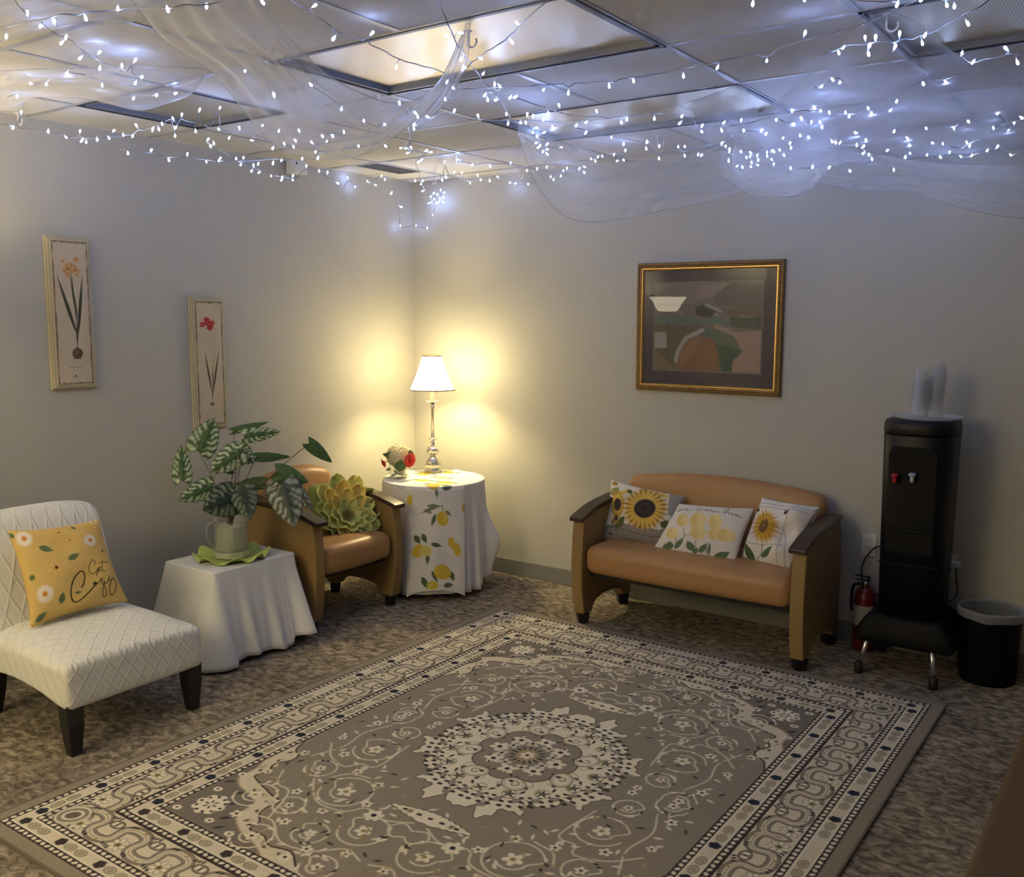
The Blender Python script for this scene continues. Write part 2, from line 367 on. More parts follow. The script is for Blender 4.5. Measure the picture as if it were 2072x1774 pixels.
for (a, b, c, d), lab in zip(FIT, FLAB):
    t = thing('ceiling_light', lab, 'ceiling light', ((a+b)/2, (c+d)/2, H), group='recessed ceiling lights')
    bm = BM()
    for q in ((a, c, a+.03, d), (b-.03, c, b, d), (a, c, b, c+.03), (a, d-.03, b, d)): box(bm, (q[0], q[1], H-.002), (q[2], q[3], H+.05))
    obj('frame', bm, M_gray, t, smooth=False)
    bm = BM()
    for q in ((a, c, a+.012, d), (b-.012, c, b, d), (a, c, b, c+.012), (a, d-.012, b, d)): box(bm, (q[0], q[1], H-.006), (q[2], q[3], H-.001))
    obj('rim', bm, M_black, t, smooth=False)
    obj('louver', boxg((a+.028, c+.028, H+.018), (b-.028, d-.028, H+.022)), M_louv, t, smooth=False)
    obj('housing', boxg((a+.01, c+.01, H+.05), (b-.01, d-.01, H+.09)), M_gray, t, smooth=False)
# air vent
t = thing('air_vent', 'flat dark grey air vent set in the ceiling near the room corner', 'air vent', (.31, -.58, H))
x0, x1, y0, y1 = .20, GX-2*S, GY+2*S-.06, -.154-.19
y0 = GY+2*S
obj('frame', boxg((x0, y0, H+.003), (x1-.01, y1, H+.012)), mat('vent metal', (.10, .10, .095), .55), t, smooth=False)
bm = BM()
for k in range(9): box(bm, (x0+.012+k*.022, y0+.015, H-.002), (x0+.018+k*.022, y1-.015, H+.006))
obj('blade', bm, mat('vent blades', (.14, .14, .13), .5), t, smooth=False)

# --- hooks in the ceiling
def hook_bm(x, y, z, s=1.0):
    bm = BM(); pts = [(x, y, z), (x, y, z-.012*s)]+[(x+.011*s*(1-math.cos(a)), y, z-.024*s-.011*s*math.sin(a)) for a in np.linspace(0, PI*1.15, 8)]
    tube(bm, cr(pts, 3), .0022*s, 6); lathe(bm, [(.009*s, 0), (.009*s, .002), (.005*s, .004)], (x, y, z-.003), 10, caps=True); return bm
M_hook = mat('white plastic', (.75, .74, .7), .4)
HK = [((923, 312), 'in the tile above the table lamp'), ((874, 355), 'nearest the room corner'), ((1051, 343), 'by the back wall right of the corner'),
      ((1331, 274), 'in the tile just behind the half-hidden ceiling light'), ((768, 192), 'at the left corner of the large ceiling light'), ((36, 228), 'holding the drape end by the left edge of the photo'),
      ((947, 62), 'where the swag is gathered at the large ceiling light'), ((1795, 27), 'at the top right where the wide drape is gathered'), ((1000, 155), 'just behind the large ceiling light')]
for (px, py), d in HK:
    q = at(px, py, H)
    q[0] = max(q[0], .03); q[1] = min(q[1], -.03)
    o = obj('ceiling_hook', hook_bm(q[0], q[1], H, 1.5), M_hook, org=tuple(q)); tag(o, 'small white ceiling hook '+d, 'hook', 'hooks in the ceiling')

# ================================================================== the rug
RX, RY, RW, RL = 1.223, -.665, 2.296, 2.82
def make_rug():
    PLn = (146, 136, 122); FIELD = (145, 136, 125); CR = (228, 220, 202); CR2 = (214, 204, 184); DK = (66, 58, 60); DB = (74, 56, 50); NAV = (46, 50, 66); OL = (150, 138, 98); GRN = (62, 74, 66); TAN = (170, 154, 126); GY_ = (150, 146, 140)
    e = .047; W2, L2 = RW/2, RL/2; res = .003
    c = Canvas(W2+e, L2+e, res, PLn)
    o = e      # band distances start at the ornament edge
    def band(d0, d1, col): c.poly([(o+d0, o+d0), (9, o+d0), (9, 9), (o+d0, 9)], col)
    X_, Y_ = np.meshgrid((np.arange(c.nx)+.5)*res, (np.arange(c.ny)+.5)*res)
    D = np.minimum(X_, Y_)-o
    def fillband(d0, d1, col): m = (D >= d0) & (D < d1); c.a[m] = L3(col)
    for d0, d1, col in ((0, .003, DB), (.003, .027, DK), (.027, .033, CR), (.033, .077, CR2), (.077, .083, CR), (.083, .106, DK), (.106, .110, DB), (.110, .256, CR2), (.256, .262, DB), (.262, .288, DK),
                        (.288, .294, CR), (.294, .338, CR2), (.338, .344, CR), (.344, .368, DK), (.368, .371, DB), (.371, 9, FIELD)): fillband(d0, d1, col)
    side = [(0, L2, lambda s, d: (o+d, L2+e-s)), (1, W2, lambda s, d: (W2+e-s, o+d))]
    for k, Ls, f in side:
        a0 = PI/2 if k == 0 else 0
        lim = lambda s, d: Ls-s >= d-.001
        for base in (.015, .0945, .275, .356):        # dotted guards
            n = int((Ls-base)/.026)
            for i in range(n+1):
                s = .013+i*.026
                if not lim(s, base): continue
                x, y = f(s, base); c.ell(x, y, .0095, .0068, CR, a0+.5*(1 if i % 2 else -1))
        for base, ph in ((.055, 0), (.316, .05)):      # light guards: dark flowers and pairs of little scrolls
            s = .0-ph
            while s < Ls-base:
                if s > 0:
                    x, y = f(s, base)
                    for q in range(5):
                        u = rot2((.011, 0), q*2*PI/5+a0); c.ell(x+u[0], y+u[1], .011, .010, NAV if (k == 0) else DK)
                for dd in (-.05, .05, .0+.107):
                    s2 = s+.0535+dd
                    if s2 > 0.01 and lim(s2, base) and abs((s2+ph) % .215) > .03:
                        x, y = f(s2, base); c.ell(x, y, .021, .013, OL, a0, .5); c.ell(x, y, .023, .015, DK, a0, .8, ring=.0032); c.ell(x, y, .008, .006, DK, a0, .7, ring=.0025)
                s += .215
        # main border: winding vine, palmettes and small flowers
        mid = .183; per = .43
        S_ = np.arange(-.05, Ls-.14, .012)
        S_ = np.arange(-.05, Ls-.14, .006)
        VW = lambda s, a_: f(s-.022*math.sin(4*PI*s/.215), mid+a_*math.sin(2*PI*s/.215))
        for amp, col, wd in ((.050, DB, .044), (.050, FIELD, .038), (.050, CR, .016), (.050, TAN, .006)):
            c.line([VW(s, amp) for s in S_], wd, col, curve=False)
        i = 0; s = .054
        while s < Ls-.16:
            sgn = 1 if i % 2 == 0 else -1
            x, y = f(s, mid-sgn*.034)
            if i % 2 == 0:
                for q in range(7):
                    u = rot2((.022, 0), q*2*PI/7+a0); c.ell(x+u[0], y+u[1], .014, .009, CR, q*2*PI/7+a0); c.ell(x+u[0], y+u[1], .014, .009, DB, q*2*PI/7+a0, .7, ring=.0025)
                c.ell(x, y, .012, .012, OL); c.ell(x, y, .005, .005, DK)
            else:
                c.ell(x, y, .030, .020, FIELD, a0); c.ell(x, y, .030, .020, DB, a0, .9, ring=.004)
                for dd in (-.012, .012): u = rot2((dd, 0), a0); c.ell(x+u[0], y+u[1], .008, .012, CR, a0)
                c.ell(x, y, .004, .009, DK, a0)
            for ds, dd in ((.05, -.055), (.05, .055), (-.02, .058*sgn), (.02, -.062*sgn), (.035, .058), (.035, -.058)):
                x, y = f(s+ds, mid+dd); c.ell(x, y, .009, .005, DK if ds > 0 else OL, a0+dd*20)
            s += .1075; i += 1
    # corner rosette of the main border
    x = y = o+.165
    c.ell(x, y, .062, .060, CR); c.ell(x, y, .060, .056, DB, .78, .8, ring=.004); c.ell(x, y, .052, .046, FIELD, .78); c.ell(x, y, .032, .026, CR, .78, ring=.007); c.ell(x, y, .024, .019, (112, 102, 92), .78)
    # guard corners cleaned
    # ---- field, quarter centre at (W2+e, L2+e); relative coordinates u right, v up-the-rug
    cx, cy = W2+e, L2+e
    def R(u, v): return (cx-u, cy-v)     # quarter holds -u,-v half: mirror symmetric
    # spandrel
    sp = [(.371, .371), (.371, 1.0), (.40, .93), (.445, .90), (.452, .86), (.425, .80), (.452, .75), (.438, .70), (.50, .672), (.555, .655), (.60, .640), (.655, .628), (.648, .575), (.665, .53), (.70, .50), (.712, .452), (.78, .452), (.84, .425), (.92, .44), (.985, .40), (1.03, .371)]
    sp = [(a+o, b+o) for a, b in sp]
    c.poly(sp, CR2); c.line(sp[1:], .007, DB, curve=True)
    inn = [(.371, .371), (.371, .80), (.395, .74), (.40, .66), (.45, .62), (.53, .60), (.585, .575), (.60, .52), (.62, .47), (.70, .425), (.80, .40), (.86, .371)]
    inn = [(a+o, b+o) for a, b in inn]
    c.poly(inn, (124, 116, 108)); c.line(inn[1:], .006, TAN); 
    for a, b, r in ((.478, .478, .062), ):
        for q in range(8):
            u = rot2((r*.62, 0), q*PI/4); c.ell(a+o+u[0], b+o+u[1], .026, .020, CR, q*PI/4)
        c.ell(a+o, b+o, r*.75, r*.75, CR)
        for q in range(10): u = rot2((r*.78, 0), q*PI/5); c.ell(a+o+u[0], b+o+u[1], .0065, .0065, DK)
        for q in range(6): u = rot2((r*.3, 0), q*PI/3); c.ell(a+o+u[0], b+o+u[1], .010, .004, GRN, q*PI/3)
    for a, b in ((.40, .40), (.56, .41), (.41, .56), (.395, .68), (.68, .395)): c.ell(a+o, b+o, .018, .014, CR); c.ell(a+o, b+o, .006, .005, DK)
    for a, b in ((.53, .52), (.50, .59), (.59, .45), (.40, .62), (.62, .40)): c.ell(a+o, b+o, .020, .008, NAV, .78, .8)
    for a, b in ((.415, .83), (.83, .41), (.42, .74), (.44, .78), (.76, .425), (.90, .41), (.62, .60), (.64, .54), (.52, .63), (.57, .62), (.66, .48), (.40, .90)): c.ell(a+o, b+o, .010, .006, DK, rng.uniform(0, 3)); c.ell(a+o+.008, b+o+.006, .012, .008, OL, 0, .8, ring=.003)
    # scroll circles of the field with flowers
    def flower(u, v, r, c1=CR, c2=DK, n=5):
        x, y = R(u, v)
        for q in range(n): w_ = rot2((r*.6, 0), q*2*PI/n+u*9); c.ell(x+w_[0], y+w_[1], r*.48, r*.34, c1, q*2*PI/n+u*9)
        c.ell(x, y, r*.3, r*.3, c2)
    VN = (210, 202, 182)
    def vine(P, w_=.0075): c.line([R(*p) for p in P], w_, VN)
    for u, v, r in ((.50, .30, .088), (.50, .12, .052), (.36, .60, .098), (.56, .53, .06), (.13, .75, .085), (.26, .86, .06), (.60, .80, .075), (.62, .02, .06), (.10, .98, .06), (.40, .98, .07), (.45, .78, .055)):
        P = [(u+r*math.cos(t), v+r*math.sin(t)) for t in np.linspace(.3, 2*PI*.93, 16)]; P += [(u+r*.55*math.cos(t), v+r*.55*math.sin(t)) for t in np.linspace(2*PI*.97+.2, 2*PI*1.35, 6)]
        vine(P); flower(u, v, r*.34, CR, OL if r > .07 else DK)
        for q in range(5):
            t = rng.uniform(0, 2*PI); x, y = R(u+r*1.08*math.cos(t), v+r*1.08*math.sin(t)); c.leaf((x, y), (x+.024*math.cos(t+1), y+.024*math.sin(t+1)), .011, rng.choice([0, 1, 2]) == 0 and DK or CR, q=False)
    vine([(.03, .62), (.12, .66), (.22, .64), (.27, .70), (.38, .71), (.46, .66), (.52, .60)]); vine([(.42, .20), (.40, .40), (.47, .42), (.50, .47), (.60, .44), (.68, .36)])
    vine([(.60, .10), (.64, .22), (.62, .35), (.66, .48)]); vine([(.02, .88), (.10, .86), (.18, .93), (.30, .95), (.42, .88), (.52, .90)]); vine([(.66, .62), (.60, .70), (.52, .72), (.44, .88)])
    vine([(.36, .48), (.44, .50), (.48, .56)]); vine([(.0, .66), (.05, .64), (.08, .68), (.04, .72), (.0, .70)])
    for u, v, r in ((.30, .50, .022), (.24, .62, .020), (.43, .47, .020), (.57, .40, .022), (.68, .30, .018), (.66, .12, .022), (.20, .93, .02), (.33, .74, .02), (.50, .70, .02), (.55, .92, .022), (.08, .88, .018), (.04, 1.02, .02), (.70, .66, .018), (.46, .02, .018), (.38, .86, .02), (.22, 1.0, .022), (.70, .48, .02)): flower(u, v, r, CR, rng.choice([0, 1]) and DK or NAV)
    for i in range(190):
        u, v = rng.uniform(.02, .74), rng.uniform(.05, 1.0)
        if math.hypot(u, v*1.0) < .48 or (u > .42 and v > .72 and u+v > 1.25): continue
        x, y = R(u, v); a = rng.uniform(0, 2*PI); c.leaf((x, y), (x+.036*math.cos(a), y+.036*math.sin(a)), .012, [CR, DK, TAN, CR, OL][i % 5], q=False, al=.9)
    # pendants on the long axis
    P = []
    for t in np.linspace(-1, 1, 25): P.append((.175*t, .567+(.034*(1-abs(t)**1.6))+(.006 if int((t+1)*12) % 2 else 0)))
    for t in np.linspace(1, -1, 25)[1:-1]: P.append((.175*t, .567-(.034*(1-abs(t)**1.6))-(.006 if int((t+1)*12) % 2 else 0)))
    c.poly([R(*p) for p in P], CR); c.line([R(*p) for p in P+P[:1]], .004, DB, .9, curve=False)
    for u in (0, .05, .11): c.ell(*R(u, .567), .012, .007, DK)
    flower(.09, .567, .014, TAN, DB); flower(.17, .66, .034, CR, NAV, 6)
    # centre medallion
    def lobes(r0, amp, n, ph, extra=None, N=400):
        P = []
        for t in np.linspace(0, 2*PI, N, endpoint=False):
            if n == 16: r = r0*(1+.055*math.cos(8*t+PI)+.050*math.cos(24*t)+.030*math.cos(40*t+PI)+.022*math.cos(56*t))
            else: r = r0*(1+amp*(abs(math.sin(n*t/2+ph))**.6-.5))
            if extra: r += extra(t)
            P.append((r*math.cos(t), r*math.sin(t)))
        return P
    ex = lambda t: .055*max(0, math.cos(2*(t)+PI) if abs(math.sin(t)) > .94 else 0)
    P = lobes(.402, .20, 16, 0, ex); c.poly([R(*p) for p in P], CR); c.line([R(*p) for p in P+P[:1]], .004, DB, curve=False)
    for q in range(5):
        t = q*PI/8+PI/16; a_ = (.40*math.cos(t), .40*math.sin(t)); x, y = R(*a_); c.ell(x, y, .022, .014, FIELD, -t+.6); x, y = R(.365*math.cos(t), .365*math.sin(t)); c.line([(x+.022*math.cos(a+t)*(1-a/7), y+.022*math.sin(a+t)*(1-a/7)) for a in np.linspace(0, 5, 10)], .0045, DB)
    for q in range(9):
        t = q*PI/16*1.0
        for r, rr in ((.385, .0095), (.355, .009), (.325, .0085)):
            for dt in (-.045, .045): c.ell(*R(r*math.cos(t+dt), r*math.sin(t+dt)), rr*1.2, rr*.85, DK)
    for q in range(5):
        t = q*PI/8; u, v = .30*math.cos(t), .30*math.sin(t); x, y = R(u, v)
        c.ell(x, y, .030, .030, CR); c.ell(x, y, .030, .026, OL, t, .9, ring=.004)
        for j in range(5): w_ = rot2((.016, 0), j*2*PI/5); c.leaf((x, y), (x+w_[0]*1.7, y+w_[1]*1.7), .010, [DK, GRN, DB][j % 3], q=False)
        t2 = t+PI/16; x, y = R(.255*math.cos(t2), .255*math.sin(t2)); c.ell(x, y, .012, .008, DK, t2)
        x, y = R(.235*math.cos(t2), .235*math.sin(t2)); c.line([(x+.03*math.cos(a+t2)*(1-a/8), y+.03*math.sin(a+t2)*(1-a/8)) for a in np.linspace(0, 5, 12)], .0045, TAN)
    for q in range(9):
        t = q*PI/16+PI/32; x, y = R(.345*math.cos(t), .345*math.sin(t)); c.ell(x, y, .017, .012, FIELD, -t, .9); c.ell(x, y, .017, .012, DB, -t, .8, ring=.003)
        t = q*PI/16; x, y = R(.275*math.cos(t), .275*math.sin(t)); c.leaf((x, y), (x-.035*math.cos(t+.8), y-.035*math.sin(t+.8)), .012, [OL, DB][q % 2], q=False)
    P = lobes(.190, .22, 8, PI/2); c.poly([R(*p) for p in P], FIELD); c.line([R(*p) for p in P+P[:1]], .005, DB, curve=False)
    for q in range(3):
        t = q*PI/4; x, y = R(.228*math.cos(t+PI/8), .228*math.sin(t+PI/8)); c.ell(x, y, .052, .040, CR, -(t+PI/8)+PI/2); c.ell(x, y, .052, .040, DB, -(t+PI/8)+PI/2, .9, ring=.004); c.ell(x, y, .043, .031, TAN, -(t+PI/8)+PI/2, 1, ring=.003)
        c.line([(x+.024*math.cos(a+t)*(1-a/8), y+.020*math.sin(a+t)*(1-a/8)) for a in np.linspace(0, 6, 12)], .0048, (112, 100, 84)); c.ell(x+.02, y+.012, .010, .008, DK)
        flower(.130*math.cos(t), .130*math.sin(t), .036, CR, DB, 5); flower(.100*math.cos(t+PI/8), .100*math.sin(t+PI/8), .026, CR2, DK, 4)
        for dd in (-.2, .2):
            x2, y2 = R(.155*math.cos(t+dd), .155*math.sin(t+dd)); c.leaf((x2, y2), (x2+.022*math.cos(t*3+dd*9), y2+.022*math.sin(t*3)), .010, DB, q=False)
    flower(0, 0, .055, TAN, DB, 8); flower(0, 0, .028, CR, DK, 6)
    for q in range(5): t = q*PI/8; c.leaf(R(.04*math.cos(t), .04*math.sin(t)), R(.075*math.cos(t), .075*math.sin(t)), .010, GRN, q=False)
    q = c.a; full = np.concatenate([q, q[:, ::-1]], 1); full = np.concatenate([full, full[::-1]], 0)
    full = full*(1+rng.normal(0, .055, full.shape[:2])[..., None]); full = np.clip(full, 0, 1)
    ny, nx = full.shape[:2]
    xs = np.linspace(RX-e, RX+RW+e, nx); ys = np.linspace(RY+e, RY-RL-e, ny)
    V = np.stack(np.broadcast_arrays(xs[None, :], ys[:, None], np.full((ny, nx), .010)+rng.uniform(-.0006, .0006, (ny, nx))), -1).reshape(-1, 3)
    F_ = gridfaces(ny, nx)[:, ::-1]
    # pile edge skirt
    t = thing('area_rug', 'large oriental area rug in cream and taupe with a lobed centre medallion on the carpet', 'rug', (RX+RW/2, RY-RL/2, 0))
    me_o = obj('pile', (V, F_), vcmat('rug pile', .95, (700, .35, .002), .1), t, smooth=True, col=full.reshape(-1, 3))
    bm = BM(); e2 = e+.001
    A_, B_ = (RX-e2, RY-RL-e2), (RX+RW+e2, RY+e2)
    for q in ((A_[0]-.004, A_[1], A_[0]+.004, B_[1]), (B_[0]-.004, A_[1], B_[0]+.004, B_[1]), (A_[0], A_[1]-.004, B_[0], A_[1]+.004), (A_[0], B_[1]-.004, B_[0], B_[1]+.004)): box(bm, (q[0], q[1], 0.0005), (q[2], q[3], .0105))
    box(bm, (A_[0], A_[1], .0005), (B_[0], B_[1], .006))
    obj('binding', bm, mat('rug binding', tuple(L3((112, 101, 90))), .9), t, smooth=False)
make_rug()
# ================================================================== furniture
def block(bm, a, b, r=.03, n=14, fn=None):
    """rounded, subdivided block; fn(p) bends it"""
    a = np.array(a, float); b = np.array(b, float); c = (a+b)/2; h = (b-a)/2; r = min(r, h.min()*.999)
    def pt(p):
        p = np.array(p)*h; q = np.clip(p, -(h-r), h-r); d = p-q; l = np.linalg.norm(d)
        if l > 1e-9: p = q+r*d/l
        p = p+c
        return fn(p) if fn else p
    T = np.linspace(-1, 1, n+1)
    def warp(t, hh):   # more rows in the rounded rim
        k = min(.9, r/hh); return t
    cache = {}
    def V(p):
        k = tuple(np.round(p, 5))
        if k not in cache: cache[k] = bm.verts.new(pt(p))
        return cache[k]
    Ts = []
    for k in range(3):
        e = 1-r/h[k]; s = list(np.linspace(-e, e, max(2, n-7))); rim = [e+(1-e)*q for q in (.35, .7, 1)]
        Ts.append([-x for x in rim[::-1]]+s+rim)
    for ax in range(3):
        u, v = [i for i in range(3) if i != ax]
        for sg in (-1, 1):
            for i in range(len(Ts[u])-1):
                for j in range(len(Ts[v])-1):
                    q = []
                    for di, dj in ((0, 0), (1, 0), (1, 1), (0, 1)):
                        p = [0, 0, 0]; p[ax] = sg; p[u] = Ts[u][i+di]; p[v] = Ts[v][j+dj]; q.append(V(p))
                    if len(set(q)) == 4: bm.faces.new(q)
def xf(bm, ang, loc):
    bmesh.ops.transform(bm, matrix=Matrix.Translation(loc)@Matrix.Rotation(ang, 4, 'Z'), verts=bm.verts); return bm
M_vinyl = mat('tan vinyl', tuple(L3((170, 128, 84))), .38, 0, .45, bump=(420, .12, .001))
M_vinyl2 = mat('olive tan vinyl', tuple(L3((146, 118, 74))), .42, 0, .45, bump=(420, .12, .001))
M_wood = mat('dark wood', tuple(L3((62, 48, 38))), .3, 0, .5, var=(60, .25))
M_foot = mat('black foot', (.012, .011, .010), .5)
def lounge(name, label, cat, loc, ang, W, sl=.068):
    t = thing(name, label, cat, loc); t['_w'] = W
    D = .565
    for sg in (-1, 1):
        xo = sg*W/2; xi = xo-sg*sl
        top = [(-D+.0, .588), (-.42, .622), (-.25, .640), (-.06, .648)]
        prof = [(-D+.012, .06), (-D-.012, .18), (-D-.022, .34), (-D-.012, .50)]+top+[(-.03, .6), (-.02, .4), (-.02, .06), (-.10, .06), (-.13, .10), (-.2, .125), (-.33, .13), (-.42, .115), (-.455, .085), (-.465, .06)]
        bm = BM(); prism(bm, prof, 0, min(xo, xi), max(xo, xi)); sp_ = obj('side_panel', xf(bm, ang, loc), M_vinyl2, t, mods=(('bevel', .008, 3),))
        bm = BM(); cap = cr([(-D-.035, .578), (-D+.02, .595), (-.42, .626), (-.25, .645), (-.05, .655)], 5)
        poly = [tuple(p) for p in cap]+[(p[0], p[1]+.024) for p in cap[::-1]]
        prism(bm, poly, 0, min(xo+sg*.006, xi-sg*.012), max(xo+sg*.006, xi-sg*.012)); obj('armrest', xf(bm, ang, loc), M_wood, t, mods=(('bevel', .006, 3),))
        for y in (-D+.055, -.06):
            bm = BM(); x = (xo+xi)/2; e = .034
            lathe(bm, [(e*1.05, 0), (e*1.35, .062)], (x, y, 0), 4, caps=True); obj('foot', xf(bm, ang, loc), M_foot, sp_, smooth=False, mods=(('bevel', .003, 2),))
    x = W/2-sl-.002
    def bend(p):
        k = (p[0]/x); front = max(0, (-p[1]-.30)/.28)
        p = p.copy(); p[1] -= .022*(1-k*k)*front; p[2] += .012*(1-k*k)*(1-max(0, front-.6)) if p[2] > .36 else 0; return p
    bm = BM(); block(bm, (-x, -D-.01, .295), (x, -.10, .448), .055, 18, bend); obj('seat', xf(bm, ang, loc), M_vinyl, t)
    def bk(p):
        k = p[0]/x; f = (p[2]-.33)/.45; p = p.copy(); p[2] += (.05*(1-k*k)-.0)*max(0, f); p[1] += .06*max(0, f)-.015*(1-k*k)*math.sin(PI*min(1, max(0, f))); return p
    bm = BM(); block(bm, (-x, -.155, .33), (x, -.06, .765), .045, 18, bk); obj('backrest', xf(bm, ang, loc), M_vinyl, t)
    bm = BM(); box(bm, (-x, -.5, .265), (x, -.12, .30)); obj('seat_rail', xf(bm, ang, loc), M_foot, t, smooth=False)
    return t
love = lounge('loveseat', 'tan vinyl two-seat loveseat with dark wood arms against the back wall', 'loveseat', (2.305, -.055, 0), 0, 1.27)
arm = lounge('armchair', 'tan vinyl single armchair with dark wood arms against the left wall', 'armchair', (.115, -1.245, 0), PI/2, .675)

# --- white slipper chair, local frame like the others (front towards -y)
def quilt():
    m = mat('quilted slipcover', (.78, .775, .735), .85, 0, .2); nt = m.node_tree; N = nt.nodes.new; L = nt.links.new; b = nt.nodes['Principled BSDF']; tc = N('ShaderNodeTexCoord')
    out = None
    for s in (1, -1):
        mp = N('ShaderNodeMapping'); mp.inputs['Scale'].default_value = (1, s, .72); L(tc.outputs['Object'], mp.inputs[0])
        wv = N('ShaderNodeTexWave'); wv.wave_type = 'BANDS'; wv.bands_direction = 'DIAGONAL'; wv.wave_profile = 'SIN'; wv.inputs['Scale'].default_value = 9.5; wv.inputs['Distortion'].default_value = .35; wv.inputs['Detail Scale'].default_value = .6
        L(mp.outputs[0], wv.inputs['Vector'])
        r = N('ShaderNodeMapRange'); r.inputs[1].default_value = .87; r.inputs[2].default_value = 1.0; L(wv.outputs['Fac'], r.inputs[0])
        if out is None: out = r
        else:
            mx = N('ShaderNodeMath'); mx.operation = 'MAXIMUM'; L(out.outputs[0], mx.inputs[0]); L(r.outputs[0], mx.inputs[1])
    bp = N('ShaderNodeBump'); bp.inputs['Strength'].default_value = .55; bp.inputs['Distance'].default_value = .004; L(mx.outputs[0], bp.inputs['Height']); L(bp.outputs[0], b.inputs['Normal'])
    return m
M_quilt = quilt()
loc = (.27, -2.80, 0); A = PI/2
t = thing('slipper_chair', 'armless white quilted slipcovered chair at the left edge of the photo', 'chair', loc)
def seatfn(p):
    k = p[0]/.305; f = (-p[1])/.72; p = p.copy()
    up = (p[2]-.16)/.2
    if p[2] > .26: p[2] += .045*(1-k**4)*(1-((f-.45)/.6)**2)
    else: p[2] += .05*(1-min(1, (p[2]-.185)/.075))*max(0, math.sin(PI*min(1, max(0, f/.93))))
    return p
bm = BM(); block(bm, (-.305, -.72, .185), (.305, -.06, .362), .028, 22, seatfn); obj('seat', xf(bm, A, loc), M_quilt, t)
def backfn(p):
    f = (p[2]-.22)/.62; k = p[0]/.29; p = p.copy(); p[1] += -.13+.13*f+.07*max(0, f)**2; p[0] *= 1+.02*f-.05*max(0, f-.8)*5*0; p[2] -= .035*abs(k)**3*max(0, f)
    p[1] -= .012*(1-k*k)*math.sin(PI*min(1, max(0, f))); return p
bm = BM(); block(bm, (-.29, -.07, .22), (.29, .045, .838), .045, 20, backfn); obj('backrest', xf(bm, A, loc), M_quilt, t)
for x, y in ((-.265, -.675), (.265, -.675), (-.25, -.08), (.25, -.08)):
    bm = BM(); lathe(bm, [(.030, 0), (.046, .12), (.050, .235)], (0, 0, 0), 4, caps=True)
    bmesh.ops.transform(bm, matrix=Matrix.Translation((x, y, 0))@Matrix.Rotation(PI/4, 4, 'Z'), verts=bm.verts)
    for v in bm.verts:
        v.co.y += (-.015 if y < -.3 else .03)*(1-v.co.z/.235)*(1 if y > -.3 else .4)
    obj('leg', xf(bm, A, loc), mat('espresso wood', (.012, .011, .010), .35), t, smooth=False, mods=(('bevel', .004, 2),))

# --- small square table with a floor-length white cloth
M_cloth = mat('white tablecloth', (.75, .74, .72), .9, 0, .15, bump=(500, .25, .0012), sheen=.1)
tx0, tx1, ty0, ty1, tz = .235, .622, -2.155, -1.650, .45
t = thing('side_table', 'small square end table hidden under a white cloth beside the slipper chair', 'table', ((tx0+tx1)/2, (ty0+ty1)/2, 0))
obj('tabletop', boxg((tx0+.004, ty0+.004, tz-.03), (tx1-.004, ty1-.004, tz-.004)), M_wood, t, smooth=False, mods=(('bevel', .004, 2),))
for x in (tx0+.03, tx1-.03):
    for y in (ty0+.03, ty1-.03): obj('leg', boxg((x-.02, y-.02, 0), (x+.02, y+.02, tz-.03)), M_wood, t, smooth=False)
def draped(outline, normals, zt, rows, hemf, foldf, thick_center):
    """cloth over a table top: a flat top, rounded edge and a skirt; outline closed (n,2)"""
    n = len(outline); V = []; R_ = []
    cen = outline.mean(0)
    for k, s in enumerate((.02, .3, .6, .85, .96)): R_.append(np.c_[cen+(outline-cen)*s, np.full(n, zt)])
    for a in (.2, .6, 1.0): R_.append(np.c_[outline+normals*.007*math.sin(a*PI/2)-normals*.007, np.full(n, zt-.007*(1-math.cos(a*PI/2)))])
    for j in range(1, rows+1):
        q = j/rows; hz = np.array([hemf(i/n) for i in range(n)]); z = zt-.007-(zt-.007-hz)*q
        off = np.array([foldf(i/n, q) for i in range(n)])
        R_.append(np.c_[outline+normals*off[:, None], z])
    V = np.concatenate(R_); F_ = gridfaces(len(R_), n, closed=True).tolist(); F_.append(list(range(n))[::-1]); return V, F_
def rrect(x0, x1, y0, y1, r, n):
    P = []; Nn = []
    for cx, cy, a0 in ((x1-r, y0+r, -PI/2), (x1-r, y1-r, 0), (x0+r, y1-r, PI/2), (x0+r, y0+r, PI)):
        for a in np.linspace(a0, a0+PI/2, 9): P.append((cx+r*math.cos(a), cy+r*math.sin(a)))
    P = np.array(P+[P[0]]); P = resample(P, n+1)[:-1]; c = np.array([(x0+x1)/2, (y0+y1)/2])
    T = np.roll(P, -1, 0)-np.roll(P, 1, 0); T /= np.linalg.norm(T, axis=1)[:, None]; return P, np.c_[T[:, 1], -T[:, 0]]
P, Nn = rrect(tx0, tx1, ty0, ty1, .012, 260)
w_, h_ = tx1-tx0, ty1-ty0; per = 2*(w_+h_)
def corner_d(s):      # distance along the edge to the nearest corner; side index
    x = (s*per) % per; marks = [0, h_, h_+w_, 2*h_+w_, per]   # starts near (x1,y0), going up +y
    k = max(i for i in range(4) if x >= marks[i]-1e-9); return min(abs(x-m) for m in marks), k
def foldf(s, q):
    d, k = corner_d(s); cornr = math.exp(-(d/.06)**2)
    f = .014*math.sin(2*PI*s*per/.16+1.1)+.007*math.sin(2*PI*s*per/.075)
    base = (.085, .022, .01, .085)[k]
    e = .0
    if k == 0: base = .085+.035*((s*per)/h_)
    f *= .4 if k in (1, 2) else 1
    return base*q+(f*q**1.4)*(1-cornr*.5)+cornr*.045*q**1.3
def hemf(s):
    d, k = corner_d(s); x = s*per
    if k == 0: return .012+.02*abs(math.sin(x*9))+(.03 if x > h_*.8 else 0)
    return .075-.06*math.exp(-(d/.05)**2)
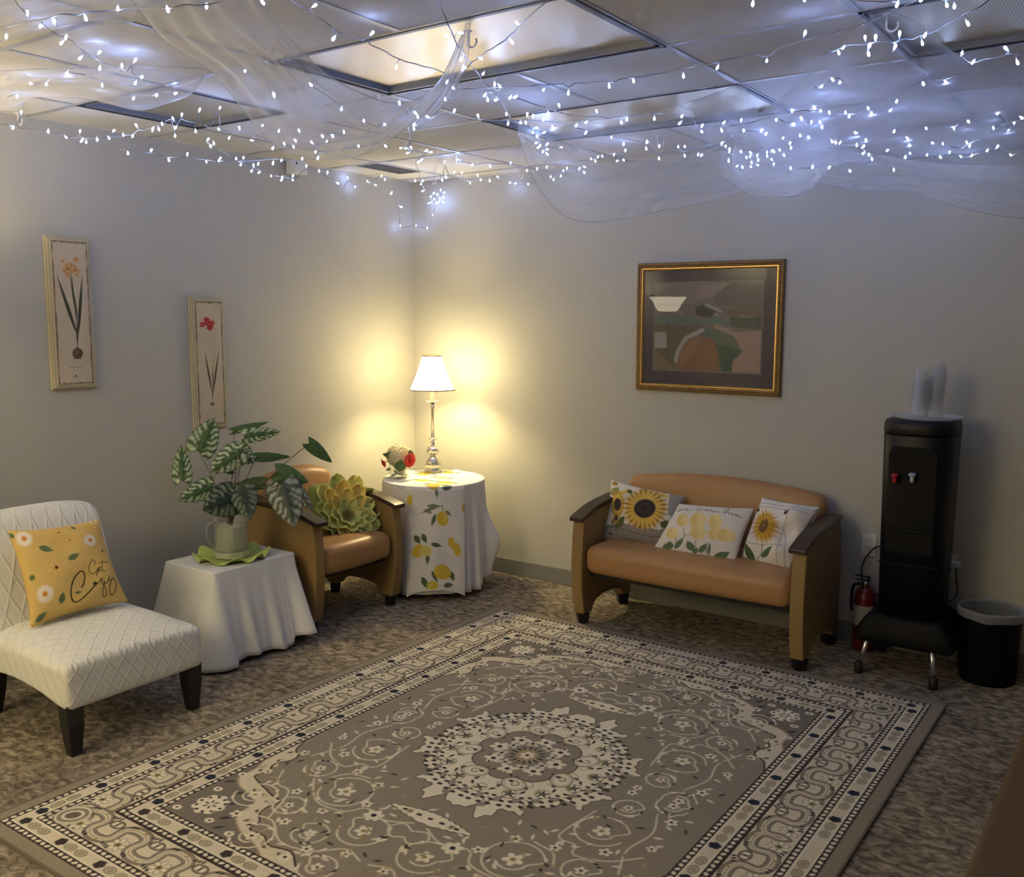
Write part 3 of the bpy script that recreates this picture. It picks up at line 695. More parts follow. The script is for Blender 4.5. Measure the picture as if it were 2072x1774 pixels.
o = obj('tablecloth', draped(P, Nn, tz+.002, 20, hemf, foldf, 0), M_cloth, org=((tx0+tx1)/2, (ty0+ty1)/2, tz), mods=(('solid', .0015, 0),))
tag(o, 'floor-length white cloth on the small square table under the leafy plant', 'tablecloth')

# --- round table with a white cloth
rc = np.array([.59, -.50]); rr = .312; rz = .68
t = thing('round_table', 'round decorator table hidden under a white cloth in the room corner', 'table', (rc[0], rc[1], 0))
obj('tabletop', lath([(rr-.01, rz-.03), (rr-.004, rz-.024), (rr-.004, rz-.006), (rr-.008, rz-.003)], (rc[0], rc[1], 0), 48), M_wood, t)
for k in range(3):
    a = k*2*PI/3+.4; p = rc+.2*np.array([math.cos(a), math.sin(a)]); obj('leg', lath([(.016, 0), (.02, .3), (.016, rz-.03)], (p[0], p[1], 0), 12), M_wood, t)
N_ = 280; an = np.linspace(0, 2*PI, N_, endpoint=False); P = np.c_[rc[0]+rr*np.cos(an), rc[1]+rr*np.sin(an)]; Nn = np.c_[np.cos(an), np.sin(an)]
def foldr(s, q):
    a = 2*PI*s
    corner = math.exp(-((a-.45)/.16)**2)
    f = .016*math.sin(17*a+.7*math.sin(3*a))+.008*math.sin(31*a+1)
    d = min(abs(a-5.42), 2*PI-abs(a-5.42)); flat = math.exp(-(d/.55)**2)
    wall = .35 if (.9 < a < 2.4) or (2.4 < a < 3.6) else 1
    return (.022*q+f*q**.8*(1-.8*flat)*wall)+corner*.075*math.exp(-((q-.62)/.22)**2)
def hemr(s):
    a = 2*PI*s; d = min(abs(a-.45), 2*PI-abs(a-.45)); return .030+.02*math.sin(3*a)*0+.015*abs(math.sin(2*a))+.04*math.exp(-(d/.3)**2)
o = obj('tablecloth', draped(P, Nn, rz+.002, 22, hemr, foldr, 0), M_cloth, org=(rc[0], rc[1], rz), mods=(('solid', .0015, 0),))
tag(o, 'white cloth draped over the round corner table under the lamp', 'tablecloth')
# --- lemon print runner
dv = np.array([.66, -.751]); nv = np.array([.751, .66])
cw, top_l, hang = .345, .56, .64
c = Canvas(cw, top_l+hang, .0016, (226, 222, 216))
K6 = [(423, 965), (772, 950), (765, 1618), (425, 1640)]
def setq(c, src, y0, y1):
    s = c.h; c.quad(src); c.H = np.array([[1, 0, 0], [0, (y1-y0)/s, y0], [0, 0, 1]])@c.H
setq(c, K6, top_l, top_l+hang)
YL, YL2, GL, GL2 = (214, 184, 70), (200, 172, 60), (88, 100, 72), (120, 128, 100)
for a, b, w in (((540, 962), (600, 990), .03), ((700, 965), (640, 1000), .04), ((605, 1005), (610, 1062), .02), ((640, 1000), (690, 985), .03), ((520, 1150), (640, 1105), .02), ((535, 1130), (580, 1160), .02), ((600, 1160), (575, 1240), .024), ((640, 1100), (645, 1150), .006), ((660, 1135), (690, 1160), .02), ((548, 1112), (620, 1110), .02),
                ((475, 1280), (510, 1340), .03), ((520, 1280), (545, 1340), .03), ((570, 1345), (635, 1360), .026), ((552, 1400), (548, 1475), .024), ((515, 1545), (550, 1620), .034), ((680, 1500), (700, 1560), .034), ((640, 1600), (700, 1580), .03), ((575, 1510), (605, 1580), .024)): c.leaf(a, b, w, GL if w > .021 else GL2, (.0012, GL2))
for x, y, rx, ry, col in ((590, 985, 36, 26, YL2), (450, 1048, 17, 33, YL), (768, 1078, 12, 26, YL2), (640, 1187, 35, 46, YL), (495, 1382, 36, 42, YL), (540, 1388, 36, 34, (222, 206, 130)), (690, 1325, 20, 34, YL), (722, 1355, 24, 40, YL), (635, 1515, 50, 46, YL), (577, 1598, 34, 28, (206, 190, 80))): c.qe(x, y, rx, ry, col)
for a in range(8): c.ql([(540, 1388), (540+28*math.cos(a*PI/4), 1388+26*math.sin(a*PI/4))], .0015, YL2, curve=False)
c.qe(705, 1345, 8, 24, YL2, .4); c.qe(655, 1185, 8, 30, (224, 204, 110)); c.H = None
for x, y, rx, ry in ((.10, .38, .045, .03), (.22, .30, .045, .022), (.24, .47, .05, .04), (.12, .15, .04, .05), (.27, .10, .035, .045), (.17, .535, .05, .03)):
    c.leaf((x-.07, y-.02), (x-.01, y-.045), .024, GL, None, q=False); c.leaf((x+.03, y+.02), (x+.085, y+.03), .024, GL, None, q=False); c.ell(x, y, rx, ry, YL, .3); c.ell(x+.01, y, rx*.4, ry*.7, YL2, .3)
c.noise(.015, 1)
nu_, nv_ = 70, 330; back0 = -.285
V = []; UU = []; VV = []
tot = top_l+hang
for j in range(nv_):
    l = tot*j/(nv_-1)
    for i in range(nu_):
        x = (i/(nu_-1)-.5)*cw
        # where the edge of the round top lies for this strip
        reach = math.sqrt(rr**2-x*x)
        z0 = rz+.0042
        lead = l+back0
        if lead < reach:
            p = rc+dv*lead+nv*x; z = z0
            if lead > reach-.02: z -= .004*((lead-reach+.02)/.02)**2
        else:
            hgd = lead-reach; p = rc+dv*(reach+.012*min(1, hgd/.02)+.034*min(1, hgd/.6)+.006*math.sin(x*34+2)*min(1, hgd/.3))+nv*x*1.0; z = max(z0-.004-hgd, .008)
        V.append((p[0], p[1], z)); UU.append(i/(nu_-1)); VV.append(j/(nv_-1))
cols = c.sample(np.array(UU), np.array(VV))
o = obj('table_runner', (V, gridfaces(nv_, nu_)), vcmat('printed linen', .9, (600, .2, .001)), org=(rc[0], rc[1], rz), col=cols)
tag(o, 'white table runner printed with yellow lemons and green leaves on the round table', 'table runner')

# --- table lamp
lp = at(876, 954, rz+.006); lx, ly, lz = lp[0], lp[1], rz+.0065
D_ = np.linalg.norm(np.array([lx, ly])-CAM[:2])
def zpx(y, x=876): d = ray(x, y); return CAM[2]+d[2]*D_/math.hypot(d[0], d[1])
ob = (lx, ly, lz)
o = obj('glass_plate', lath([(.02, .0), (.095, .0), (.122, .012), (.127, .018), (.122, .016), (.094, .004), (.02, .004)], ob, 48), glassmat('clear glass', (.97, .98, .97)), org=ob)
tag(o, 'shallow round clear glass plate under the table lamp', 'plate')
lz0 = lz+.004
t = thing('table_lamp', 'lit table lamp with silver baluster base and white panelled shade in the room corner', 'lamp', (lx, ly, lz0))
M_silver = mat('brushed silver', (.66, .63, .58), .24, .85, .5)
zz = lambda y: zpx(y)-lz0
prof = [(.055, 0), (.058, .006), (.056, .014), (.050, .018), (.054, .030), (.056, .045), (.052, .065), (.040, .085), (.022, .098), (.016, .102), (.020, .106), (.034, .114), (.041, .127), (.041, .138), (.034, .150), (.020, .158), (.013, .162), (.012, .172), (.016, .180), (.012, .188), (.008, .192), (.012, .196), (.026, .205), (.026, .209), (.011, .214)]
obj('base', lath([(r, h) for r, h in prof], (lx, ly, lz0), 40), M_silver, t)
zt1 = zz(815)
obj('stem', lath([(.0105, .213), (.0095, zt1-.05), (.012, zt1-.03), (.016, zt1-.024), (.012, zt1-.016), (.010, zt1-.010), (.018, zt1-.002)], (lx, ly, lz0), 24), M_silver, t)
obj('drip_pan', lath([(.006, zt1-.002), (.036, zt1+.006), (.040, zt1+.010), (.036, zt1+.010), (.012, zt1+.006)], (lx, ly, lz0), 32), M_silver, t)
zs0 = zz(788); zs1 = zz(720)
obj('socket', lath([(.0125, zt1+.006), (.0125, zs0-.004), (.026, zs0-.002), (.026, zs0+.003), (.012, zs0+.006), (.012, zs0+.03)], (lx, ly, lz0), 24), mat('cream sleeve', (.75, .72, .62), .4), t)
def shadef():
    m = bpy.data.materials.new('lit shade fabric'); m.use_nodes = True; nt = m.node_tree; nt.nodes.clear(); N = nt.nodes.new; L = nt.links.new
    out = N('ShaderNodeOutputMaterial'); d = N('ShaderNodeBsdfDiffuse'); tr = N('ShaderNodeBsdfTranslucent'); mx = N('ShaderNodeMixShader'); mx.inputs[0].default_value = .86
    d.inputs[0].default_value = (.85, .83, .78, 1); tr.inputs[0].default_value = (.97, .95, .90, 1); L(d.outputs[0], mx.inputs[1]); L(tr.outputs[0], mx.inputs[2]); em = N('ShaderNodeEmission'); em.inputs[0].default_value = (1, .83, .42, 1); em.inputs[1].default_value = SHADE_E; ad = N('ShaderNodeAddShader'); L(mx.outputs[0], ad.inputs[0]); L(em.outputs[0], ad.inputs[1]); L(ad.outputs[0], out.inputs[0]); return m
shp = [(.145, 0), (.128, .16), (.108, .38), (.088, .62), (.072, .85), (.062, 1.0)]
hS = zs1-zs0
SEG = 6; PH = .35
def shade_pt(a, r, h):   # straight-sided panels
    k = math.floor((a-PH)/(2*PI/SEG)); a0 = PH+k*2*PI/SEG; f = (a-a0)/(2*PI/SEG); p = (1-f)*np.array([math.cos(a0), math.sin(a0)])+f*np.array([math.cos(a0+2*PI/SEG), math.sin(a0+2*PI/SEG)])
    q = np.array([math.cos(a), math.sin(a)]); p = p*.55+q*.45; return (lx+p[0]*r*1.02, ly+p[1]*r*1.02, lz0+zs0+h*hS)
shp2 = resample([(r, h) for r, h in cr([(a, b) for a, b in shp], 4)], 14)
na = 72; V = [shade_pt(2*PI*i/na+1e-6, r, h) for r, h in shp2 for i in range(na)]
SHO = obj('lamp_shade', (V, gridfaces(len(shp2), na, closed=True)), shadef(), t)
bm = BM()
for k in range(SEG): tube(bm, [shade_pt(PH+k*2*PI/SEG+1e-6, r*1.004, h) for r, h in shp2], .0024, 5)
for r, h in (shp2[0], shp2[-1]): tube(bm, [shade_pt(2*PI*i/48+1e-6, r*1.003, h) for i in range(49)], .0036, 6, caps=False)
obj('shade_trim', bm, mat('shade trim', tuple(L3((120, 98, 66))), .7), SHO, label='narrow tan trim along the shade seams')
bm = BM(); hp = [(lx-.028, ly, lz0+zs0+.02), (lx-.045, ly, lz0+zs0+.08), (lx-.03, ly, lz0+zs1-.03), (lx, ly, lz0+zs1-.008), (lx+.03, ly, lz0+zs1-.03), (lx+.045, ly, lz0+zs0+.08), (lx+.028, ly, lz0+zs0+.02)]
tube(bm, cr(hp, 5), .0014, 6)
for k in range(3): a = PH+k*2*PI/3; tube(bm, [(lx, ly, lz0+zs1-.008), (lx+.062*math.cos(a), ly+.062*math.sin(a), lz0+zs1-.002)], .0012, 5)
obj('harp', bm, M_silver, SHO)
obj('bulb', lath([(.010, .0), (.014, .015), (.026, .045), (.028, .062), (.020, .082), (.006, .090)], (lx, ly, lz0+zs0+.03), 24), mat('glowing bulb', (1, .9, .7), .5, emit=(1, .8, .5, 25)), t)
l = bpy.data.lights.new('lamp_light', 'POINT'); l.energy = LAMP_W; l.color = WARM; l.shadow_soft_size = .034; lo = bpy.data.objects.new('lamp_light', l); lo.location = (0, 0, zs0+.085); C.collection.objects.link(lo); lo.parent = t

# --- floor lamp standing outside the picture on the left, seen as a reflection in the framed print
fx, fy = .25, -3.375
def torchiere(fx, fy, label, watts):
    t = thing('floor_lamp', label, 'lamp', (fx, fy, 0), 'torchiere floor lamps')
    obj('base', lath([(.13, 0), (.13, .015), (.03, .035), (.012, .05)], (fx, fy, 0), 32), M_silver, t)
    obj('pole', lath([(.012, .04), (.012, 1.70), (.02, 1.72)], (fx, fy, 0), 16), M_silver, t)
    obj('lamp_shade', lath([(.0, 1.715), (.085, 1.718), (.105, 1.74), (.13, 1.785), (.152, 1.822), (.178, 1.848), (.174, 1.851), (.148, 1.826), (.125, 1.79), (.10, 1.745), (.08, 1.728), (.0, 1.726)], (fx, fy, 0), 40, caps=False), M_bowl, t)
    l = bpy.data.lights.new('torch_light', 'POINT'); l.energy = watts; l.color = TORCHC; l.shadow_soft_size = .03; lo = bpy.data.objects.new('torch_light', l); lo.location = (0, 0, 1.80); C.collection.objects.link(lo); lo.parent = t
M_bowl = mat('frosted bowl', (.95, .9, .8), .5, emit=(1.0, .88, .62, 2.2))
torchiere(fx, fy, 'lit torchiere floor lamp with a frosted glass bowl standing left of the slipper chair', TORCH_W)
torchiere(1.3, -6.1, 'added torchiere fill lamp, unseen by the wall behind the camera, for general warm light', FILL_W)  # made-up lamp out of view, added to fill the room with warm light

# --- brown upholstered bench at the lower right corner, close to the camera
t = thing('bench', 'dark brown upholstered bench seat cut off by the lower right corner of the photo', 'bench', (4.3, -2.45, 0))
M_brown = mat('brown vinyl', tuple(L3((96, 74, 44))), .5, 0, .4, bump=(400, .1, .001))
bm = BM(); block(bm, (3.985, -3.15, .33), (4.55, -1.78, .45), .025, 12); obj('seat', bm, M_brown, t)
for x in (4.05, 4.49):
    for y in (-3.05, -1.88): obj('leg', lath([(.02, 0), (.026, .34)], (x, y, 0), 12), M_foot, t)
# ================================================================== pictures on the walls
def panel_canvas(name, c, TL, TR, BL, parent, m, org=None, nu=None, nv=None):
    TL, TR, BL = map(np.array, (TL, TR, BL)); nu = nu or c.nx; nv = nv or c.ny
    u = np.linspace(0, 1, nu); v = np.linspace(0, 1, nv); U, V_ = np.meshgrid(u, v)
    P = TL+(TR-TL)*U[..., None]+(BL-TL)*V_[..., None]; cols = c.sample(U.ravel(), V_.ravel())
    return obj(name, (P.reshape(-1, 3), gridfaces(nv, nu)), m, parent, smooth=False, col=cols, org=org)
M_cream = mat('cream distressed wood', tuple(L3((186, 176, 146))), .6, 0, .3, var=(14, .07))
def botanical(ya, yb, z0, z1, label, draw, quad):
    """wooden panel on the left wall, long stepped frame, print inside"""
    t = thing('botanical_print', label, 'wall picture', (0, (ya+yb)/2, (z0+z1)/2), 'botanical prints on the left wall')
    steps = [(0, .0, .016), (.007, .0, .024), (.014, .0, .020), (.018, 0, .028)]
    bm = BM()
    for ins, d0, d1 in steps: box(bm, (.0005, ya+ins, z0+ins), (d1, yb-ins, z1-ins))
    obj('frame', bm, M_cream, t, smooth=False, mods=(('bevel', .002, 2),))
    i = .024; W, Hh = (yb-ya)-2*i, (z1-z0)-2*i
    c = Canvas(W, Hh, .0013, (196, 182, 160)); 
    U, V_ = np.meshgrid(np.linspace(0, 1, c.nx), np.linspace(0, 1, c.ny))
    for k in range(40): c.ell(rng.uniform(0, W), rng.uniform(0, Hh), rng.uniform(.01, .04), rng.uniform(.01, .05), [(206, 192, 170), (184, 168, 142)][k % 2], 0, .18)
    for x0, y0, x1, y1 in ((0, 0, W, 0), (W, 0, W, Hh), (0, Hh, W, Hh), (0, 0, 0, Hh)):      # worn dark edge
        n = 26; P = [(x0+(x1-x0)*k/n+rng.normal(0, .0016), y0+(y1-y0)*k/n+rng.normal(0, .0016)) for k in range(n+1)]
        c.line(P, .016, (126, 104, 78), .55); c.line(P, .007, (84, 66, 50), .75)
    c.quad(quad); draw(c); c.H = None; c.noise(.02, 2)
    panel_canvas('print', c, (.0285, ya+i, z1-i), (.0285, yb-i, z1-i), (.0285, ya+i, z0+i), t, vcmat('matt print', .7, (300, .1, .001)))
DG, DG2, BR_ = (70, 70, 58), (92, 92, 76), (96, 82, 66)
def draw1(c):
    for a, b, w in (((630, 930), (455, 430), .017), ((632, 800), (567, 450), .012), ((636, 930), (668, 435), .016), ((628, 1020), (632, 780), .010)): c.leaf(a, b, w, DG, (.0012, DG2))
    c.ql([(628, 1000), (600, 600), (570, 440)], .003, DG2); c.ql([(625, 800), (600, 600), (575, 400)], .0025, DG)
    c.qe(632, 1070, 44, 44, BR_); c.leaf((630, 1085), (630, 1005), .014, BR_); c.qe(620, 1060, 20, 25, (120, 106, 86), 0, .6); c.ql([(600, 1112), (665, 1112)], .003, BR_, curve=False)
    OR, OR2 = (188, 140, 88), (206, 168, 120)
    for x, y, r in ((545, 395, 42), (612, 405, 36), (615, 320, 24), (580, 370, 26), (510, 335, 16), (548, 440, 24), (625, 440, 18)):
        for q in range(6): c.qe(x+r*.62*math.cos(q*PI/3+x), y+r*.62*math.sin(q*PI/3+x), r*.42, r*.34, [OR, OR2][q % 2], x)
        c.qe(x, y, r*.3, r*.3, (164, 110, 64))
    c.ql([(565, 1186), (590, 1183), (612, 1187)], .0022, (120, 108, 90)); c.ql([(630, 1184), (650, 1181), (668, 1184)], .0022, (120, 108, 90)); c.qp([(597, 1268), (640, 1266), (618, 1240)], (92, 84, 70)); c.qe(618, 1262, 12, 5, (196, 182, 160))
def draw2(c):
    for a, b, w in (((1668, 1370), (1606, 1025), .011), ((1672, 1370), (1675, 1105), .006), ((1672, 1380), (1726, 1015), .011), ((1668, 1420), (1670, 1330), .005)): c.leaf(a, b, w, (78, 68, 54), (.001, DG2))
    c.ql([(1672, 1340), (1690, 1100), (1680, 900)], .0012, (150, 136, 112)); c.qe(1667, 1447, 18, 15, (112, 100, 78)); c.qe(1662, 1440, 8, 6, (150, 136, 110))
    RD, RD2 = (158, 44, 44), (186, 70, 66)
    for x, y, r in ((1630, 810, 30), (1590, 828, 24), (1668, 815, 24), (1650, 850, 28), (1662, 838, 22), (1625, 790, 22)):
        for q in range(7): c.qe(x+r*.6*math.cos(q*.9+x), y+r*.6*math.sin(q*.9+x), r*.46, r*.26, [RD, RD2][q % 2], q*.9+x)
    for x, y in ((1592, 782), (1606, 780), (1622, 772)): c.leaf((x, y+14), (x, y-12), .004, RD)
    c.ql([(1628, 1520), (1650, 1514), (1676, 1518), (1702, 1514)], .0016, (160, 144, 116))
botanical(-2.552, -2.332, 1.318, 2.028, 'tall wall panel print of an orange daffodil with its bulb', draw1, [(412, 172), (700, 185), (765, 1310), (480, 1325)])
botanical(-1.790, -1.573, 1.055, 1.762, 'wall panel print of a small red flower, above the leafy plant', draw2, [(1530, 650), (1748, 650), (1778, 1610), (1562, 1610)])

# --- framed abstract painting behind glass on the back wall
x0, x1, z0, z1 = 1.712, 2.566, 1.250, 1.966
t = thing('framed_painting', 'framed abstract painting with gilt frame and dark plum mat above the loveseat', 'painting', ((x0+x1)/2, 0, (z0+z1)/2))
def frame_ring(a, b, c_, d_, prof):
    """prof: (inset, depth) steps; closed mitred moulding"""
    bm = BM(); rings = []
    for ins, dp in prof: rings.append([bm.verts.new(p) for p in ((a+ins, -dp, c_+ins), (b-ins, -dp, c_+ins), (b-ins, -dp, d_-ins), (a+ins, -dp, d_-ins))])
    for A_, B_ in zip(rings, rings[1:]):
        for k in range(4): bm.faces.new((A_[k], A_[(k+1) % 4], B_[(k+1) % 4], B_[k]))
    return bm
M_gilt = mat('aged gilt', tuple(L3((128, 98, 54))), .42, .35, .5, var=(90, .3), bump=(160, .35, .002))
M_gold = mat('bright gold', tuple(L3((222, 178, 104))), .28, .75, .5)
FRO = obj('frame', frame_ring(x0, x1, z0, z1, [(0, .0005), (0, .022), (.004, .028), (.014, .030), (.017, .027), (.020, .030), (.028, .028), (.030, .022)]), M_gilt, t, smooth=False)
obj('inner_lip', frame_ring(x0, x1, z0, z1, [(.030, .026), (.036, .026), (.042, .013), (.042, .004)]), M_gold, FRO, smooth=False, label='bright gold inner lip of the frame')
mi = .042
MBO = obj('mat_board', boxg((x0+mi-.002, -.009, z0+mi-.002), (x1-mi+.002, -.004, z1-mi+.002)), mat('plum mat', tuple(L3((72, 60, 66))), .85), t, smooth=False)
ax0, ax1, az0, az1 = x0+.108, x1-.118, z0+.118, z1-.112
c = Canvas(ax1-ax0, az1-az0, .0022, (112, 102, 92)); c.quad([(355, 410), (1560, 385), (1515, 1435), (320, 1395)])
G1, G2, PK, PK2, BRN, GYL, GYD = (84, 94, 80), (62, 80, 64), (150, 124, 112), (132, 110, 102), (128, 92, 66), (150, 146, 138), (82, 76, 72)
c.qp([(355, 410), (1200, 395), (980, 570), (800, 640), (355, 640)], (124, 114, 104)); c.qp([(1200, 395), (1560, 385), (1545, 700), (1060, 660), (990, 590)], (96, 88, 84)); c.qp([(860, 440), (1190, 400), (980, 570), (790, 560)], (136, 122, 112))
c.qp([(345, 800), (620, 770), (830, 830), (1000, 790), (1190, 830), (1180, 870), (800, 880), (335, 870)], (92, 108, 94)); c.qp([(800, 680), (950, 640), (1060, 740), (960, 800), (800, 770)], (60, 60, 58))
c.qp([(1180, 790), (1400, 800), (1560, 770), (1540, 940), (1200, 900)], (66, 66, 60)); c.qp([(1100, 700), (1560, 680), (1540, 770), (1200, 790)], (98, 82, 74))
c.qp([(330, 880), (900, 890), (640, 1040), (560, 1390), (320, 1390)], (98, 88, 68)); c.qp([(340, 970), (470, 970), (475, 1150), (335, 1150)], (150, 144, 136)); c.qp([(330, 1160), (440, 1250), (560, 1390), (320, 1390)], (116, 104, 74))
c.qp([(900, 900), (1260, 950), (1300, 1160), (1200, 1420), (1090, 1420), (1000, 1050), (860, 1000)], G1); c.qp([(1010, 1100), (1330, 1180), (1210, 1300), (1200, 1420), (1090, 1420)], G2)
c.qp([(580, 1395), (600, 1200), (700, 1060), (860, 1010), (1000, 1050), (1060, 1250), (1050, 1415)], BRN); c.qp([(640, 1180), (760, 1060), (860, 1030), (760, 1200), (600, 1395)], (140, 108, 84), .6)
c.ql([(570, 1300), (600, 1180), (690, 1040), (800, 980), (880, 940)], .022, (156, 152, 144)); c.qp([(1210, 980), (1540, 945), (1515, 1430), (1200, 1420), (1215, 1290), (1330, 1190)], PK); c.ql([(1030, 900), (1150, 950), (1290, 1010)], .026, PK)
c.ql([(920, 655), (1000, 690), (1080, 725)], .018, (146, 140, 130)); c.qe(1030, 760, 30, 18, (136, 124, 114)); c.qe(1330, 775, 50, 12, (126, 108, 90)); c.ql([(355, 730), (500, 700), (650, 750)], .03, (130, 116, 106), .8)
A2 = c.a.copy()
for k in range(3): A2 = (A2+np.roll(A2, 1, 0)+np.roll(A2, -1, 0)+np.roll(A2, 1, 1)+np.roll(A2, -1, 1))/5
c.a = A2; c.H = None; c.noise(.04, 3)
panel_canvas('canvas', c, (ax0, -.0098, az1), (ax1, -.0098, az1), (ax0, -.0098, az0), t, vcmat('painted paper', .8))
obj('mat_bevel', frame_ring(ax0-.006, ax1+.006, az0-.006, az1+.006, [(0, .0095), (.0015, .0108), (.0055, .0098)]), mat('mat edge', tuple(L3((120, 108, 100))), .7), MBO, smooth=False)
obj('glazing', boxg((x0+mi, -.0125, z0+mi), (x1-mi, -.0115, z1-mi)), glassmat('picture glass', refl=1, ior=1.42, rough=.0), t, smooth=False)

# --- motion sensor on the left wall by the ceiling
sx = onx(600, 337, .05)
t = thing('motion_sensor', 'small white square motion sensor high on the left wall', 'sensor', (0, sx[1], sx[2]))
a = at(600, 320, H)
obj('body', boxg((.02, sx[1]-.055, sx[2]-.045), (.085, sx[1]+.055, sx[2]+.045)), M_hook, t, mods=(('bevel', .008, 3),))
obj('bracket', boxg((0, sx[1]-.02, sx[2]+.0), (.03, sx[1]+.02, sx[2]+.065)), M_hook, t, smooth=False)
obj('lens', lath([(.010, 0), (.008, .004)], (0, 0, 0), 12), mat('sensor lens', (.03, .03, .03), .2), t)
bpy.context.scene.objects[-1]
ls = [o for o in t.children if o.name.startswith('lens')][0]; ls.rotation_euler = (0, PI/2, 0); ls.location = (.084-0, -.03, .015); ls.data.transform(Matrix.Translation((t.location[0], t.location[1], t.location[2])))

# --- outlet plates
def outlet(x, z, lab):
    t = thing('wall_outlet', lab, 'outlet', (x, 0, z), 'outlets on the back wall')
    PLO = obj('plate', boxg((x-.036, -.006, z-.058), (x+.036, -.0005, z+.058)), M_hook, t, smooth=False, mods=(('bevel', .002, 2),))
    for dz in (-.02, .02): obj('socket', boxg((x-.015, -.008, z+dz-.013), (x+.015, -.006, z+dz+.013)), mat('ivory plastic', (.6, .59, .55), .4), PLO, smooth=False, mods=(('bevel', .002, 2),))
outlet(3.055, .522, 'white wall outlet at the left edge of the black water cooler')
outlet(3.435, .470, 'white wall outlet at the right edge of the black water cooler')

# ================================================================== water cooler group
M_blk = mat('black plastic', (.005, .005, .0055), .42, 0, .3)
M_blk2 = mat('matt black plastic', (.004, .004, .0045), .6, 0, .2)
M_chrome = mat('chrome', (.75, .75, .75), .18, 1.0)
bx, by, bz = 3.334, -.262, .295
t = thing('plant_stand', 'low black stand with splayed chrome legs under the water cooler', 'stand', (bx, by, 0))
bm = BM(); block(bm, (bx-.222, by-.170, .150), (bx+.215, by+.20, bz-.001), .03, 12, lambda p: np.array([bx+(p[0]-bx)*(1-.26*max(0, (p[2]-.20)/.095)), by+(p[1]-by)*(1-.12*max(0, (p[2]-.2)/.095)), p[2]]))
obj('seat', bm, M_blk2, t)
for x, y in ((3.147, -.437), (3.459+.02, -.447), (3.16, -.07), (3.53, -.07)):
    xx, yy = bx+(x-bx)*.82, by+(y-by)*.72
    LGO = obj('leg', tb([(xx, yy, .215), (x, y, .025)], .0125, 12), M_chrome, t)
    obj('foot', lath([(.017, 0), (.020, .005), (.019, .05), (.015, .055)], (x, y, 0), 16), M_foot, LGO)
t = thing('water_cooler', 'tall black water cooler with red and white taps, on a low chrome-legged stand', 'water cooler', (bx, by, bz))
def sq(r, n=40, e=3.2, wx=.151, wy=.158):
    out = []
    for k in range(n):
        a = 2*PI*k/n; c_, s_ = math.cos(a), math.sin(a); out.append((bx+r*wx*abs(c_)**(2/e)*np.sign(c_), by+r*wy*abs(s_)**(2/e)*np.sign(s_)))
    return out
def stack(levels, **k):
    V = []; n = 40
    for r, z in levels: V += [(x, y, z) for x, y in sq(r)]
    F_ = gridfaces(len(levels), n, closed=True).tolist(); F_.append(list(range(n))[::-1]); F_.append([len(V)-n+i for i in range(n)]); return V, F_
ztop = 1.205
obj('body', stack([(.95, bz), (1.035, 1.135), (1.02, 1.14)]), M_blk, t, mods=())
obj('lid', stack([(1.02, 1.141), (1.04, 1.146), (1.05, 1.165), (1.04, 1.188), (1.0, ztop-.004), (.94, ztop)]), M_blk, t)
bm = BM(); prof = [(-.105, .60), (-.105, 1.06), (-.085, 1.09), (.085, 1.09), (.105, 1.06), (.105, .60)]
prism(bm, [(bx+a, b) for a, b in prof], 1, by-.168, by-.148); DPO = obj('dispenser_panel', bm, M_blk2, t, smooth=False, mods=(('bevel', .004, 2),))
obj('drip_tray', boxg((bx-.08, by-.185, .70), (bx+.08, by-.155, .715)), M_blk2, DPO, smooth=False, mods=(('bevel', .003, 2),))
q1 = ony(1813, 962, by-.175); q2 = ony(1848, 961, by-.175)
for q, nm, mm in ((q1, 'tap', mat('red tap', (.38, .02, .02), .35)), (q2, 'tap', mat('pale tap', (.5, .53, .6), .35))):
    bm = BM(); tube(bm, [(q[0], by-.155, q[2]-.006), (q[0], by-.192, q[2]-.006), (q[0], by-.198, q[2]-.03)], .009, 10); box(bm, (q[0]-.012, by-.215, q[2]), (q[0]+.012, by-.16, q[2]+.010)); obj(nm, bm, mm, DPO, label='red hot water tap' if nm and q is q1 else 'pale cold water tap')
obj('seam', boxg((bx-.13, by-.1600, .545), (bx+.13, by-.1575, .549)), M_blk2, t, smooth=False)
o = obj('serving_tray', lath([(.01, 0), (.13, 0), (.150, .010), (.153, .014), (.149, .012), (.129, .0025), (.01, .0025)], (bx+.015, by, ztop+.001), 48), mat('clear acrylic', (.8, .82, .82), .15, 0, .5, alpha=.45), org=(bx+.015, by, ztop+.001))
tag(o, 'round clear serving tray on top of the black water cooler', 'tray')
M_cup = glassmat('cup plastic', (.97, .97, .98), milky=.17, ior=1.5, rough=.08)
def cup_geo():      # upside-down tumbler, rim at the bottom
    return lath([(.039, 0), (.040, .002), (.0385, .004), (.0275, .098), (.026, .101), (.0, .101)], (0, 0, 0), 24, caps=False)
cm = None
sets = [((1856, 843), 8, .0185, 'left stack'), ((1888, 843), 9, .0185, 'right stack')]
base_z = ztop+.0045
cup_mesh = None
def cups_at(px, n, tall, who, lean=0):
    global cup_mesh
    p = ony(px, 845, by+(.02 if who[0] == 'r' else -.03)); zt = None
    for k in range(n):
        z = base_z+k*tall
        if cup_mesh is None:
            o = obj('plastic_cup', cup_geo(), M_cup, org=(0, 0, 0)); cup_mesh = o.data
        else: o = bpy.data.objects.new('plastic_cup', cup_mesh); C.collection.objects.link(o)
        o.location = (p[0]+k*lean, p[1], z)
        tag(o, 'clear plastic cup upside down in the %s of nested cups on the water cooler' % who, 'cup', who+' of plastic cups')
cups_at(1858, 9, .0165, 'left stack', .0006); cups_at(1889, 10, .0185, 'right stack', .0012)
